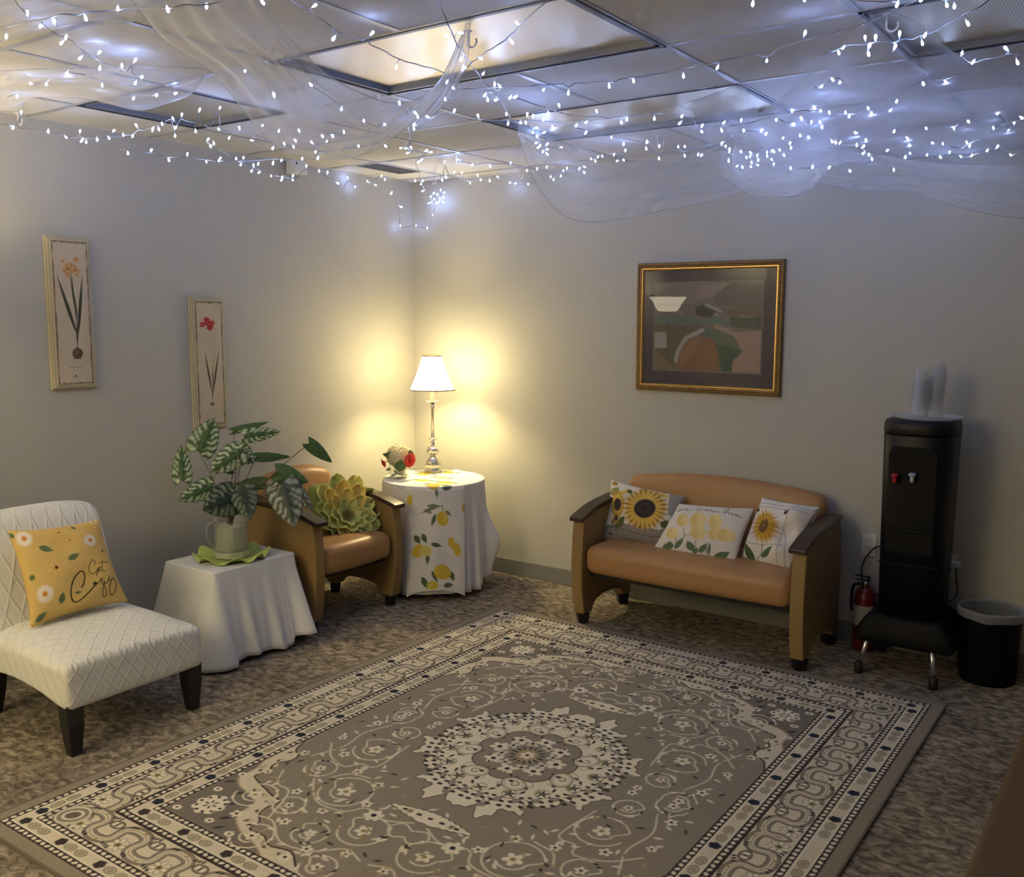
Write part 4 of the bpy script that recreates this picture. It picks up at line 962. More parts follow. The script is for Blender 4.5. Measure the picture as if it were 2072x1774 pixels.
# power cords and plug
a, b = ony(1935, 1142, -.02), ony(1912, 1222, -.06)
t = thing('power_plug', 'white plug with a black cord looping down right of the water cooler', 'plug', (a[0], 0, a[2]))
obj('plug', boxg((a[0]-.022, -.045, a[2]-.014), (a[0]+.022, -.0075, a[2]+.016)), M_hook, t, mods=(('bevel', .006, 3),))
obj('cord', tb(cr([a+[0, -.01, -.014], ony(1934, 1165, -.03), ony(1937, 1190, -.05), ony(1931, 1210, -.07), ony(1914, 1221, -.10), (bx+.15, -.14, a[2]-.18)], 6), .0035, 8), M_foot, t)
pp = [ony(*q, -.03) for q in ((1770, 1108), (1752, 1128), (1743, 1150), (1744, 1170), (1752, 1188), (1764, 1200))]
o = obj('cable', tb(cr([(pp[0][0]+.03, -.02, pp[0][2]+.01)]+pp+[(3.19, -.12, .30)], 6), .0035, 8), M_foot, org=tuple(pp[2])); tag(o, 'black cable curving out from behind the left side of the water cooler', 'cable')
# fire extinguisher on the floor
ex, ey = 3.072, -.088
t = thing('fire_extinguisher', 'red fire extinguisher standing on the floor left of the water cooler', 'fire extinguisher', (ex, ey, 0))
CYO = obj('cylinder', lath([(.05, 0), (.054, .006), (.054, .27), (.046, .30), (.028, .318), (.018, .325)], (ex, ey, 0), 32), mat('red enamel', (.15, .008, .010), .3), t)
obj('sticker', lath([(.0545, .13), (.0545, .235)], (ex, ey, 0), 32, caps=False), mat('cream sticker', (.42, .40, .34), .5), CYO, label='cream label wrapped round the cylinder')
VLO = obj('valve', lath([(.016, .32), (.018, .345), (.014, .352)], (ex, ey, 0), 16), M_chrome, t)
bm = BM(); box(bm, (ex-.05, ey-.008, .352), (ex+.02, ey+.008, .358)); box(bm, (ex-.055, ey-.007, .372), (ex+.02, ey+.007, .378)); box(bm, (ex+.006, ey-.006, .345), (ex+.018, ey+.006, .378)); obj('handle', bm, M_foot, VLO, smooth=False, mods=(('bevel', .002, 2),))
bm = BM(); tube(bm, cr([(ex-.015, ey-.01, .338), (ex-.05, ey-.03, .33), (ex-.058, ey-.035, .27), (ex-.056, ey-.03, .20)], 6), .008, 8); obj('hose', bm, M_foot, VLO)
# waste bin
tx, ty = 3.655, -.165
t = thing('waste_bin', 'round black waste bin with a clear liner, right of the water cooler', 'bin', (tx, ty, 0))
obj('body', lath([(.0, 0), (.116, 0), (.120, .01), (.132, .325), (.135, .33), (.130, .332), (.115, .02), (0, .015)], (tx, ty, 0), 48, caps=False), M_blk2, t)
bm = BM(); na = 72; V = []
lp_ = [(.110, .18, 0), (.120, .300, 0), (.131, .338, .001), (.137, .345, .003), (.140, .335, .003), (.141, .318, .004), (.140, .302, .004)]
for r, z, w_ in lp_:
    for i in range(na): a = 2*PI*i/na; rr_ = r+w_*math.sin(9*a+z*30)*.7+w_*.4*math.sin(23*a); V.append((tx+rr_*math.cos(a), min(-.006, ty+rr_*math.sin(a)), z+w_*.8*math.sin(5*a)))
obj('liner', (V, gridfaces(len(lp_), na, closed=True)), sheermat('bin liner', (.75, .78, .85), .42, .5, .3, 20), t)

# ================================================================== cushions
def cushion_grid(TL, TR, BR, BL, nrm, thick, nu, nv, pinch=.05, puff=.42, wr=0, seed=0, sag=None):
    TL, TR, BR, BL, nrm = [np.array(q, float) for q in (TL, TR, BR, BL, nrm)]
    U, V_ = np.meshgrid(np.linspace(-1, 1, nu), np.linspace(-1, 1, nv)); u2 = U*(1-pinch*(1-V_**2)*1.0*np.abs(U)**3*1.0); v2 = V_*(1-pinch*(1-U**2)*np.abs(V_)**3)
    a, b = (u2+1)/2, (v2+1)/2; P = (TL*((1-a)*(1-b))[..., None]+TR*(a*(1-b))[..., None]+BR*(a*b)[..., None]+BL*((1-a)*b)[..., None])
    t = thick/2*((1-U**2)*(1-V_**2))**puff
    r = np.random.default_rng(seed); W = np.zeros_like(U)
    for k in range(7): f = r.uniform(2, 7, 2); ph = r.uniform(0, 6, 2); W += np.sin(f[0]*U+f[1]*V_*r.choice([-1, 1])+ph[0])*r.uniform(.3, 1)
    t = t*(1+wr*W*.35)
    if sag is not None: P = P+sag(U, V_)
    return P+nrm*t[..., None], P-nrm*t[..., None], (U+1)/2, (V_+1)/2
def cushion(name, label, cat, TL, TR, BR, BL, nrm, thick, canvas, m, back_col, group=None, nu=150, nv=150, extra=(), **k):
    Fp, Bp, U, V_ = cushion_grid(TL, TR, BR, BL, nrm, thick, nu, nv, **k); cen = (np.array(TL)+TR+BR+BL)/4
    low = min(TL[2], TR[2], BR[2], BL[2]); t = thing(name, label, cat, (cen[0], cen[1], low), group)
    cols = canvas.sample(U.ravel(), V_.ravel())
    FCO = obj('front_cover', (Fp.reshape(-1, 3), gridfaces(nv, nu)[:, ::-1]), m, t, col=cols)
    s = 4; B2 = Bp[::s, ::s] if (nu-1) % s == 0 and (nv-1) % s == 0 else Bp; nv2, nu2 = B2.shape[:2]
    obj('back_cover', (B2.reshape(-1, 3), gridfaces(nv2, nu2)), back_col, t)
    e = [Fp[0, i] for i in range(nu)]+[Fp[j, -1] for j in range(1, nv)]+[Fp[-1, i] for i in range(nu-2, -1, -1)]+[Fp[j, 0] for j in range(nv-2, 0, -1)]
    obj('piping', tb(resample(e+[e[0]], 160), .0016, 5), back_col, FCO); return t, Fp
M_linen = vcmat('cushion print', .9, (900, .22, .001)); M_back = mat('cushion back', tuple(L3((206, 200, 192))), .9, bump=(700, .2, .001)); M_ybk = mat('yellow cushion back', tuple(L3((206, 170, 92))), .9, bump=(700, .2, .001))
# -- yellow cushion with writing
def qpix(x, y): return (x/6.337, 1020+y/6.337)
pn = np.array([.90, 0, .38]); pn = np.array([.88, -.10, .46]); pn /= np.linalg.norm(pn); p0 = (.60, -2.80, .405)
cor = [onplane(*qpix(x, y), p0, pn) for x, y in ((92, 335), (1268, 188), (1640, 1245), (398, 1582))]
W_ = .38; c = Canvas(W_, W_, .0014, (214, 182, 112)); c.quad([(92, 335), (1268, 188), (1640, 1245), (398, 1582)])
for k in range(30): c.ell(rng.uniform(0, W_), rng.uniform(0, W_), rng.uniform(.02, .07), rng.uniform(.01, .04), [(222, 190, 120), (206, 172, 102), (218, 186, 120)][k % 3], rng.uniform(0, 3), .25)
def daisy(x, y, r, n=19, blur=False):
    for k in range(n): a = k*2*PI/n; c.leaf((x+r*.2*math.cos(a), y+r*.2*math.sin(a)), (x+r*math.cos(a)*1.03, y+r*math.sin(a)), .0085*r/95, (232, 224, 214))
    c.qe(x, y, r*.72, r*.72, (230, 220, 208), 0, .75); c.qe(x, y, r*.30, r*.30, (214, 150, 80)); c.qe(x, y, r*.18, r*.18, (206, 130, 66))
daisy(275, 450, 118); daisy(1105, 490, 92); daisy(525, 1170, 128); daisy(1180, 215, 60, 12)
for x, y, r in ((650, 850, 120), (700, 390, 70), (845, 480, 70), (1190, 270, 70), (380, 770, 60), (1180, 1200, 80), (1040, 800, 50)):
    for k in range(5): a = k*2*PI/5+.3; c.qe(x+r*.55*math.cos(a), y+r*.55*math.sin(a), r*.34, r*.30, (226, 190, 116), a, .6); c.qe(x+r*.55*math.cos(a), y+r*.55*math.sin(a), r*.34, r*.30, (184, 142, 64), a, .8, ring=.0013)
c.qe(668, 838, 24, 24, (106, 62, 36)); c.qe(850, 485, 12, 12, (150, 110, 50)); c.qe(715, 375, 14, 14, (120, 110, 50))
for a, b, w in (((450, 570), (645, 620), .026), ((820, 740), (965, 660), .024), ((755, 1310), (765, 1150), .024), ((880, 280), (935, 340), .018), ((300, 940), (390, 970), .024), ((440, 1530), (580, 1400), .024), ((1280, 590), (1275, 640), .012), ((920, 1165), (1015, 1150), .012), ((110, 370), (150, 450), .014)):
    c.leaf(a, b, w, (96, 112, 78), (.0012, (140, 150, 110)))
INK = (38, 32, 22)
T_ = [[(1160, 800), (1163, 760), (1130, 738), (1102, 780), (1090, 840), (1105, 895), (1145, 912), (1182, 882), (1205, 838)], [(1205, 838), (1200, 885), (1190, 940), (1196, 890), (1222, 862), (1238, 832), (1222, 826), (1214, 858), (1228, 888), (1258, 862)],
      [(1262, 738), (1256, 800), (1260, 858), (1284, 886), (1306, 876)], [(1205, 778), (1262, 766), (1350, 756)]]
for P in T_: c.ql(P, .0030, INK)
c.ql([(1010, 1082), (1032, 1030), (1040, 945), (1020, 888), (985, 882), (930, 930), (885, 1010), (866, 1110), (880, 1220), (920, 1284), (970, 1290), (1040, 1232), (1100, 1160), (1160, 1085), (1195, 1035)], .0052, INK)
c.qe(1012, 1080, 12, 14, INK); c.qe(1178, 1040, 26, 26, INK); c.qe(1180, 1050, 15, 12, (90, 92, 70))
c.ql([(1195, 1040), (1228, 1025), (1240, 985), (1266, 972), (1256, 1012), (1272, 1040), (1302, 1070), (1332, 1140), (1336, 1196), (1312, 1216), (1290, 1180), (1285, 1110), (1292, 1050), (1288, 1005)], .0036, INK)
c.ql([(1288, 1005), (1310, 1036), (1340, 1015), (1358, 932), (1350, 985), (1362, 1000), (1390, 970), (1425, 965), (1460, 1010), (1462, 1090), (1436, 1165), (1410, 1186), (1382, 1130), (1374, 1060), (1398, 985)], .0036, INK)
c.H = None; c.noise(.02, 1)
cushion('cushion', 'yellow daisy print cushion lettered Get Cozy on the white slipper chair', 'cushion', *cor, pn, .13, c, M_linen, M_ybk, 'throw cushions', nu=241, nv=241, pinch=.09, wr=.12, seed=3)
# -- three cushions on the loveseat
def q4(x, y): return (1200+x/4.317, 950+y/4.317)
def on_love(pts, p, n): n = np.array(n, float); n /= np.linalg.norm(n); return [onplane(*q4(x, y), p, n) for x, y in pts], n
# left: sunflowers over a truck bonnet
Q = [(160, 88), (800, 236), (700, 730), (78, 612)]
cor, n = on_love(Q, (1.95, -.36, .46), (.10, -.90, .42))
c = Canvas(.42, .40, .0015, (222, 216, 204)); c.quad(Q)
GR = (132, 126, 120); c.qp([(60, 500), (300, 500), (620, 560), (760, 470), (860, 200), (860, 800), (40, 700)], (142, 134, 130)); c.qp([(690, 180), (860, 180), (860, 520), (690, 420)], (150, 146, 140))
c.ql([(180, 520), (330, 560), (540, 610), (700, 600)], .004, (84, 76, 72)); c.ql([(90, 560), (240, 600), (420, 650), (650, 690)], .003, (92, 84, 80)); c.ql([(230, 520), (236, 590)], .003, (92, 84, 80), curve=False); c.ql([(535, 600), (545, 680)], .003, (92, 84, 80), curve=False); c.qe(180, 580, 18, 8, (60, 54, 50))
def sunf(x, y, r, n=20, sx=1.0, disk=(72, 62, 58)):
    for ring_, col in ((1.0, (164, 124, 52)), (.95, (218, 182, 92))):
        for k in range(n):
            a = (k+(.5 if ring_ < 1 else 0))*2*PI/n; c.leaf((x+sx*r*.35*math.cos(a), y+r*.35*math.sin(a)), (x+sx*r*ring_*math.cos(a), y+r*ring_*math.sin(a)), .0094*r/200*(1+.1*math.sin(5*k))*2.0, col, (.0012, (160, 118, 44)))
    c.qe(x, y, r*.46*sx, r*.42, disk); c.qe(x, y, r*.40*sx, r*.36, (58, 50, 48)); c.qe(x, y, r*.22*sx, r*.20, (84, 74, 70), 0, 1, ring=.004)
for a, b, w in (((230, 540), (330, 440), .05), ((190, 500), (240, 430), .03), ((640, 540), (690, 470), .04), ((160, 230), (260, 180), .05), ((330, 200), (400, 240), .03), ((440, 200), (520, 190), .03), ((560, 210), (620, 230), .03)): c.leaf(a, b, w, (92, 98, 62), (.0015, (130, 132, 90)))
c.qe(210, 215, 60, 36, (150, 146, 84)); c.qp([(240, 240), (350, 195), (340, 240), (230, 265)], (216, 178, 80)); c.qp([(400, 180), (650, 215), (700, 270), (620, 250)], (220, 184, 92)); sunf(250, 335, 125, 18, .7); sunf(235, 450, 60, 10, .8, (150, 140, 60)); sunf(500, 375, 205, 24)
c.qe(205, 130, 28, 18, (170, 130, 60), .3); c.qe(205, 130, 28, 18, (70, 54, 34), .3, 1, ring=.002); c.ql([(225, 145), (248, 155)], .003, (60, 46, 30), curve=False)
for P in ([(98, 622), (112, 632), (108, 618), (98, 626)], [(118, 634), (122, 624), (132, 628)], [(140, 640), (142, 630)], [(150, 644), (154, 632), (164, 638), (164, 648)], [(176, 646), (170, 636), (182, 636), (184, 654), (172, 660)]): c.ql([(p[0], p[1]+6) for p in P], .0022, (40, 36, 34))
c.H = None; c.noise(.02, 1)
cushion('cushion', 'cushion printed with big sunflowers, leaning at the left arm of the loveseat', 'cushion', *cor, n, .15, c, M_linen, M_back, 'throw cushions', nu=201, nv=201, pinch=.06, wr=.22, seed=5)
# right: single sunflower with bees
Q = [(1480, 240), (1985, 325), (1725, 915), (1275, 812)]
cor, n = on_love(Q, (2.72, -.38, .46), (-.16, -.90, .40))
c = Canvas(.36, .40, .0015, (226, 220, 214)); c.quad(Q)
for P in ([(1440, 300), (1620, 330), (1960, 370)], [(1850, 300), (1700, 560), (1640, 880)], [(1420, 340), (1600, 360), (1900, 400)], [(1700, 540), (1720, 700), (1700, 900)], [(1300, 600), (1420, 680), (1700, 700)]): c.ql(P, .008, (176, 170, 176), .7)
for k in range(44):
    a = k*2*PI/44; r = 1+.12*math.sin(k*2.7); c.leaf((1548+45*math.cos(a), 535+55*math.sin(a)), (1548+138*r*math.cos(a)*1.0, 535+155*r*math.sin(a)), .011, [(198, 156, 52), (184, 138, 40), (212, 176, 80)][k % 3], (.0008, (120, 84, 30)))
c.qe(1545, 535, 58, 66, (120, 88, 48)); c.qe(1545, 535, 40, 46, (104, 78, 52)); c.qe(1545, 535, 18, 20, (136, 108, 70))
c.ql([(1520, 690), (1510, 760), (1470, 810), (1455, 870)], .0045, (84, 84, 56))
for a, b, w in (((1440, 840), (1355, 665), .052), ((1500, 795), (1625, 710), .042)): c.leaf(a, b, w, (82, 104, 62), (.0015, (140, 156, 110)))
for x, y, s_ in ((1458, 372, 1), (1738, 408, 1.1), (1358, 600, 1)):
    c.qe(x, y, 26*s_, 18*s_, (64, 50, 32), .7 if x < 1700 else -.6); c.leaf((x, y), (x+36*s_, y-38*s_), .010, (130, 116, 92)); c.leaf((x, y), (x-28*s_, y-26*s_), .008, (130, 116, 92)); c.ql([(x, y), (x+10, y+55*s_)], .0012, (60, 50, 34), curve=False)
c.H = None
for k in range(26): c.ell(.02+k*.0135, .004, .0038, .005, (40, 36, 36)); c.ell(.356, .02+k*.0135, .005, .0038, (40, 36, 36))
c.noise(.015, 1)
cushion('cushion', 'white cushion with one yellow sunflower and bees, leaning at the right arm of the loveseat', 'cushion', *cor, n, .16, c, M_linen, M_back, 'throw cushions', nu=181, nv=201, pinch=.05, wr=.35, seed=11)
# middle: yellow tulips with writing
Q = [(752, 300), (1402, 342), (1232, 842), (503, 724)]
cor, n = on_love(Q, (2.30, -.44, .46), (.0, -.86, .50))
c = Canvas(.42, .38, .0014, (216, 210, 202)); c.quad(Q)
for x, y, rx, ry in ((800, 450, 52, 55), (935, 455, 75, 70), (1085, 465, 62, 58), (710, 560, 60, 50), (940, 560, 68, 58), (1080, 570, 60, 55), (1180, 575, 100, 55)):
    c.qe(x, y, rx, ry, (222, 200, 140), .1); c.qe(x-rx*.3, y, rx*.5, ry*.85, (210, 182, 112), .3, .6); c.qe(x+rx*.3, y, rx*.5, ry*.85, (228, 208, 150), -.3, .6); c.ql([(x-rx*.2, y-ry*.8), (x, y), (x+rx*.1, y+ry*.7)], .0012, (160, 128, 60), .7)
for a, b in (((812, 515), (820, 600)), ((745, 605), (740, 690)), ((915, 620), (905, 720)), ((1015, 640), (990, 740)), ((865, 575), (820, 580))): c.ql([a, b], .0035, (104, 112, 80), curve=False)
for a, b, w in (((720, 705), (815, 600), .030), ((665, 710), (690, 630), .05), ((880, 720), (840, 630), .04), ((605, 725), (650, 640), .016), ((930, 740), (1010, 650), .034), ((1050, 800), (1212, 718), .05), ((1010, 760), (1040, 640), .018), ((880, 745), (920, 690), .03)): c.leaf(a, b, w, (94, 112, 84), (.0012, (140, 150, 120)))
INK = (46, 40, 38)
for P in ([(742, 362), (760, 348), (775, 352), (768, 366), (752, 364), (780, 358), (795, 350), (800, 362), (812, 352), (820, 360), (835, 350), (842, 356), (834, 366), (850, 366), (880, 356)],
          [(960, 350), (935, 345), (922, 362), (940, 372), (965, 362), (985, 355), (990, 368), (1008, 356), (1012, 370), (1028, 358), (1040, 366), (1052, 362), (1042, 372), (1060, 380), (1078, 370), (1072, 384), (1100, 378), (1122, 382)],
          [(1150, 388), (1170, 360), (1192, 345), (1185, 362), (1165, 392), (1185, 380), (1198, 384), (1200, 398), (1225, 388), (1222, 402), (1240, 395), (1252, 405), (1268, 396), (1262, 412), (1288, 402), (1284, 416), (1305, 424), (1330, 420)]): c.ql(P, .0034, INK)
c.H = None; c.noise(.02, 1)
cushion('cushion', 'flat white cushion with pale yellow tulips and handwriting, in the middle of the loveseat', 'cushion', *cor, n, .10, c, M_linen, M_back, 'throw cushions', nu=201, nv=181, pinch=.035, wr=.1, seed=2)
# -- petal cushion on the armchair
cen = onx(690, 1030, .42); cen = np.array([.42, cen[1], cen[2]]); n = np.array([.80, -.28, .50]); n /= np.linalg.norm(n)
ux = np.cross([0, 0, 1], n); ux /= np.linalg.norm(ux); uy = np.cross(n, ux)
t = thing('cushion', 'green and yellow flower-shaped cushion with layered petals on the armchair', 'cushion', tuple(cen-uy*.17), 'throw cushions')
bm = BM(); block(bm, (-.165, -.165, -.045), (.165, .165, .03), .037, 12, lambda p: cen+ux*p[0]+uy*p[1]+n*(p[2]))
obj('cover', bm, mat('green felt', tuple(L3((140, 152, 84))), .9), t)
PC = [mat('petal green', tuple(L3((206, 212, 128))), .75, sub=0), mat('petal lime', tuple(L3((228, 224, 134))), .75), mat('petal yellow', tuple(L3((244, 216, 112))), .75)]
def petal(cx_, ang, r0, ln, wd, lift, mi_, cc):
    nu, nv = 9, 9; P = []
    for j in range(nv):
        f = j/(nv-1)
        for i in range(nu):
            g = (i/(nu-1)-.5)*2
            w_ = wd*math.sin(PI*min(1, .12+f*.80)**.85)**.7*(1 if f < 1 else .35)
            r = r0+ln*f*math.cos(lift*.7); z = .03+ln*(math.sin(lift)*f-.35*f*f*math.sin(lift))+.32*wd*g*g*(.5+f)
            ro = r; x = g*w_*.5
            q = cc+ux*(ro*math.cos(ang)-x*math.sin(ang))+uy*(ro*math.sin(ang)+x*math.cos(ang))+n*z; P.append(q)
    return obj('petal', (P, gridfaces(nv, nu)), PC[mi_], t, mods=(('solid', .003, 0),))
cc = cen-uy*.055+ux*.012
for ring, (r0, ln, wd, lift, N_) in enumerate(((.090, .098, .100, .12, 11), (.064, .090, .090, .32, 10), (.042, .076, .074, .55, 8), (.024, .058, .054, .85, 7))):
    for k in range(N_):
        a = 2*PI*k/N_+ring*.35; mi_ = 0 if (ring == 0 and math.sin(a) < .3) else (2 if (math.sin(a) > .35 and ring in (1, 2)) else (1 if ring in (1, 2) else (0 if k % 2 else 1)))
        up = max(0, math.sin(a)); petal(0, a, r0*(1+.35*up), ln*(1+.25*up), wd*(1+.15*up), lift, mi_, cc)
bm = BM()
for k in range(70): r = .034*math.sqrt((k+.5)/70); a = k*2.4; p = cc+ux*r*math.cos(a)+uy*r*math.sin(a)+n*.03; tube(bm, [p, p+n*.030+ux*.004*math.cos(a)+uy*.004*math.sin(a)], .0018, 4)
obj('stamen', bm, mat('stamen felt', tuple(L3((206, 180, 110))), .8), t)
cushion_end = True

# ================================================================== things on the small table
pc = at(469, 1124, .462)
o_ = []
na = 120; V = []; R0 = .185
dc = (pc[0]+.0, pc[1], .4535)
rows = [(.0, .004), (.05, .004), (.09, .0045), (.115, .007), (.135, .014), (.155, .024), (.172, .032), (.182, .036)]
for r, z in rows:
    f = max(0, (r-.09)/.09)
    for i in range(na): a = 2*PI*i/na; w_ = math.sin(8*a+.5*math.sin(3*a)); V.append((dc[0]+(r+.008*f*w_)*math.cos(a), dc[1]+(r+.008*f*w_)*math.sin(a), dc[2]+z+f*f*.018*w_-.012*f*f))
o = obj('wavy_plate', (V, gridfaces(len(rows), na, closed=True)), mat('lime plastic', tuple(L3((178, 196, 104))), .45, 0, .4), org=dc, mods=(('solid', .003, 1),))
tag(o, 'lime green plate with a deeply ruffled rim on the small white-clothed table', 'plate')
# pitcher, octagonal body
px_, py_, pz_ = dc[0], dc[1], .4605
t = thing('pitcher', 'clear glass pitcher with a milky inside used as a vase on the lime plate', 'pitcher', (px_, py_, pz_))
D2 = math.hypot(px_-CAM[0], py_-CAM[1])
rp = 35/FL*D2; hp_ = .19
lath_p = [(rp*.98, 0), (rp*1.0, .006), (rp*1.0, .03), (rp*.96, .036), (rp*.93, .15), (rp*.95, .165), (rp*.98, .185), (rp*1.0, hp_)]
obj('body', lath(lath_p+[(rp*.97, hp_), (rp*.93, .165), (rp*.90, .15), (rp*.93, .04), (0, .035)], (px_, py_, pz_), 48, caps=False), glassmat('pitcher glass', (.95, .96, .94), milky=.16), t)
bm = BM(); V8 = []
lathe(bm, [(0, .036), (rp*.84, .037), (rp*.74, .150), (rp*.72, .155), (0, .156)], (px_, py_, pz_), 8); bmesh.ops.rotate(bm, cent=(px_, py_, pz_), matrix=Matrix.Rotation(.25, 3, 'Z'), verts=bm.verts)
obj('insert', bm, mat('milky filling', tuple(L3((176, 176, 150))), .5), t, smooth=False, label='milky white faceted insert')
obj('base_band', lath([(rp*.9, .002), (rp*1.005, .004), (rp*1.005, .030), (rp*.9, .033)], (px_, py_, pz_), 8), mat('frosted base', tuple(L3((188, 188, 162))), .35), t, smooth=False)
hd = -_r0; hd = np.array([hd[0], hd[1], 0])
hb = np.array([px_, py_, pz_])
obj('handle', tb(cr([hb+hd*rp*.92+[0, 0, .168], hb+hd*(rp+.022)+[0, 0, .165], hb+hd*(rp+.036)+[0, 0, .12], hb+hd*(rp+.026)+[0, 0, .07], hb+hd*rp*.95+[0, 0, .045]], 7), .0065, 10), glassmat('pitcher glass'), t)
# leafy plant
zl = pz_+.15
root_p = np.array([px_, py_, pz_+.045])
t = thing('leafy_plant', 'artificial plant with variegated heart-shaped leaves standing in the glass pitcher', 'plant', tuple(root_p))
def c5p(x, y): return (320+x/3.696, 820+y/3.696)
M_leaf = vcmat('leaf', .5, (120, .15, .002), .4); M_stem = mat('stem', tuple(L3((92, 70, 44))), .6)
def make_leaf(tip, base, wpx, dt, db, cols, fold=.25, face=1, back=False, curl=.05):
    """tip/base: measured picture points, dt/db: distance offsets from the stem axis"""
    D0 = float(np.linalg.norm(root_p-CAM)/np.linalg.norm(ray(469, 1040)))
    A_ = dist_at(*c5p(*base), D0+db); B_ = dist_at(*c5p(*tip), D0+dt); ax = B_-A_; L_ = np.linalg.norm(ax); ax /= L_
    view = CAM-A_; view /= np.linalg.norm(view); sd = np.cross(ax, view); sd /= np.linalg.norm(sd); nn = np.cross(sd, ax)
    wd = wpx/3.696/FL*D0/2.0; nu, nv = 25, 33; P = []; C_ = []
    light, dark, vein = [L3(q) for q in cols]
    for j in range(nv):
        f = j/(nv-1)
        # heart outline
        for i in range(nu):
            g = (i/(nu-1)-.5)*2; ww = wd*1.22*(math.sin(PI*min(1, f*.92+.08)**.60)**.78)*(1 if f < .995 else .0)
            back_l = -.16*L_*abs(g)*(1-f)**3      # lobes behind the stalk
            w_ = g*ww; y = f*L_+back_l*1.0+.0
            zf = -fold*abs(w_)-curl*L_*(f-.35)**2*2+.004*math.sin(f*24+abs(g)*5)*abs(g)
            P.append(A_+ax*y+sd*w_+nn*(zf+.0)*face)
            # side veins sweep forward; pale blotches between them
            ph = (f*6.5-abs(g)*1.7+.18*math.sin(f*11+g*7)); vv = abs(((ph+.5) % 1)-.5); pale = max(0, min(1, (vv-.14)*6))*max(0, min(1, (abs(g)-.20+.10*math.sin(f*23))*5))*max(0, min(1, (1.02-abs(g))*7)); mid = max(0, 1-abs(g)*14)
            nz = .5+.5*math.sin(f*27+g*9)*math.sin(f*15-g*21+1); pale *= .45+.55*nz
            col = dark*(1-pale)+light*pale; col = col*(1-mid)+vein*mid; C_.append(col)
    return A_, obj('leaf', (P, gridfaces(nv, nu)), M_leaf, t, col=np.array(C_), mods=(('solid', .0007, 0),))
LT, DKc, VC = (204, 214, 178), (60, 86, 50), (84, 112, 56); PL2 = (76, 104, 60)
SPEC = [((425, 90), (305, 340), 185, .10, .05, (LT, DKc, VC), .15), ((172, 293), (180, 560), 122, .06, .02, (LT, DKc, VC), .2), ((150, 712), (410, 600), 135, -.14, -.04, (LT, DKc, VC), .2),
        ((383, 508), (610, 345), 160, -.10, -.04, (LT, DKc, VC), .2), ((717, 432), (590, 330), 130, .02, .05, (LT, DKc, VC), .2), ((335, 782), (575, 680), 215, -.20, -.10, ((128, 138, 112), (36, 48, 34), (44, 60, 38)), .12),
        ((690, 842), (625, 610), 165, -.18, -.08, ((120, 130, 106), (36, 48, 34), (44, 60, 38)), .15), ((828, 124), (566, 190), 48, .12, .06, (PL2, PL2, PL2), .3), ((922, 196), (648, 228), 95, .06, .0, (LT, DKc, PL2), .3),
        ((992, 384), (736, 388), 62, .14, .04, (PL2, (68, 96, 54), PL2), .2), ((1302, 428), (1128, 285), 84, .10, .05, (PL2, (68, 96, 54), PL2), .2), ((1125, 575), (888, 500), 125, .04, .0, (PL2, (68, 96, 54), PL2), .2),
        ((1020, 905), (925, 580), 215, -.10, -.03, ((170, 172, 152), (62, 70, 56), (70, 78, 60)), .25), ((570, 590), (798, 580), 82, .12, .1, (PL2, (68, 96, 54), PL2), .2), ((1160, 790), (1000, 590), 90, -.05, .0, ((150, 152, 130), (52, 60, 46), (60, 70, 50)), .3), ((470, 480), (560, 480), 60, .02, .04, (PL2, PL2, PL2), .2)]
rim_p = np.array([px_, py_, pz_+hp_])
for sp_ in SPEC:
    A_, LFO = make_leaf(*sp_)
    k_ = rng.uniform(-.012, .012, 2); rimq = rim_p+np.array([k_[0], k_[1], 0]); low = root_p+np.array([k_[0]*.5, k_[1]*.5, .115])
    mid = rimq*.45+A_*.55+np.array([0, 0, .02])
    obj('stem', tb(cr([low, rimq, mid, A_], 6), .0019, 6), M_stem, LFO)

# ================================================================== flowers in the little glass vase
fv = at(808, 966, rz+.002); vx, vy, vz = fv[0], fv[1], rz+.0025
t = thing('glass_vase', 'short round clear glass vase holding red and white flowers on the round table', 'vase', (vx, vy, vz))
rv = .062; hv = .118
obj('body', lath([(0, .0), (rv, .0), (rv, hv), (rv-.003, hv), (rv-.003, .006), (0, .006)], (vx, vy, vz), 40, caps=False), glassmat('clear glass'), t)
bm = BM()
for k in range(30):
    a = rng.uniform(0, 2*PI); r = (rv-.014)*math.sqrt(rng.uniform()); bmesh.ops.create_icosphere(bm, subdivisions=1, radius=.010, matrix=Matrix.Translation((vx+r*math.cos(a), vy+r*math.sin(a), vz+.016+rng.uniform(0, .018))))
obj('pebbles', bm, mat('glass gems', (.75, .74, .66), .1, 0, .6), t)['kind'] = 'stuff'
t = thing('hydrangea', 'cream white hydrangea flower head in the middle of the short glass vase', 'flower', (vx, vy, vz+.035), 'flowers in the glass vase')
bm = BM(); hc = np.array([vx, vy, vz+.135])
for k in range(230):
    zf = 1-2*(k+.5)/230; ph = k*2.39996; d = np.array([math.sqrt(1-zf*zf)*math.cos(ph), math.sqrt(1-zf*zf)*math.sin(ph), zf]); R_ = .068*(1+.08*math.sin(5*ph))
    p = hc+d*R_*np.array([1.05, 1.05, .95]); a_ = np.cross(d, [.3, .2, .9]); a_ /= np.linalg.norm(a_); b_ = np.cross(d, a_); ro = rng.uniform(0, PI)
    for q in range(4):
        e1 = math.cos(ro+q*PI/2)*a_+math.sin(ro+q*PI/2)*b_; e2 = np.cross(d, e1); pts = [p-d*.004, p+e1*.007+e2*.006+d*.001, p+e1*.013+d*.004, p+e1*.007-e2*.006+d*.001]
        bm.faces.new([bm.verts.new(x) for x in pts])
bmesh.ops.create_icosphere(bm, subdivisions=3, radius=.062, matrix=Matrix.Translation(tuple(hc)))
obj('bloom', bm, mat('cream petals', tuple(L3((226, 218, 184))), .8), t, smooth=False)
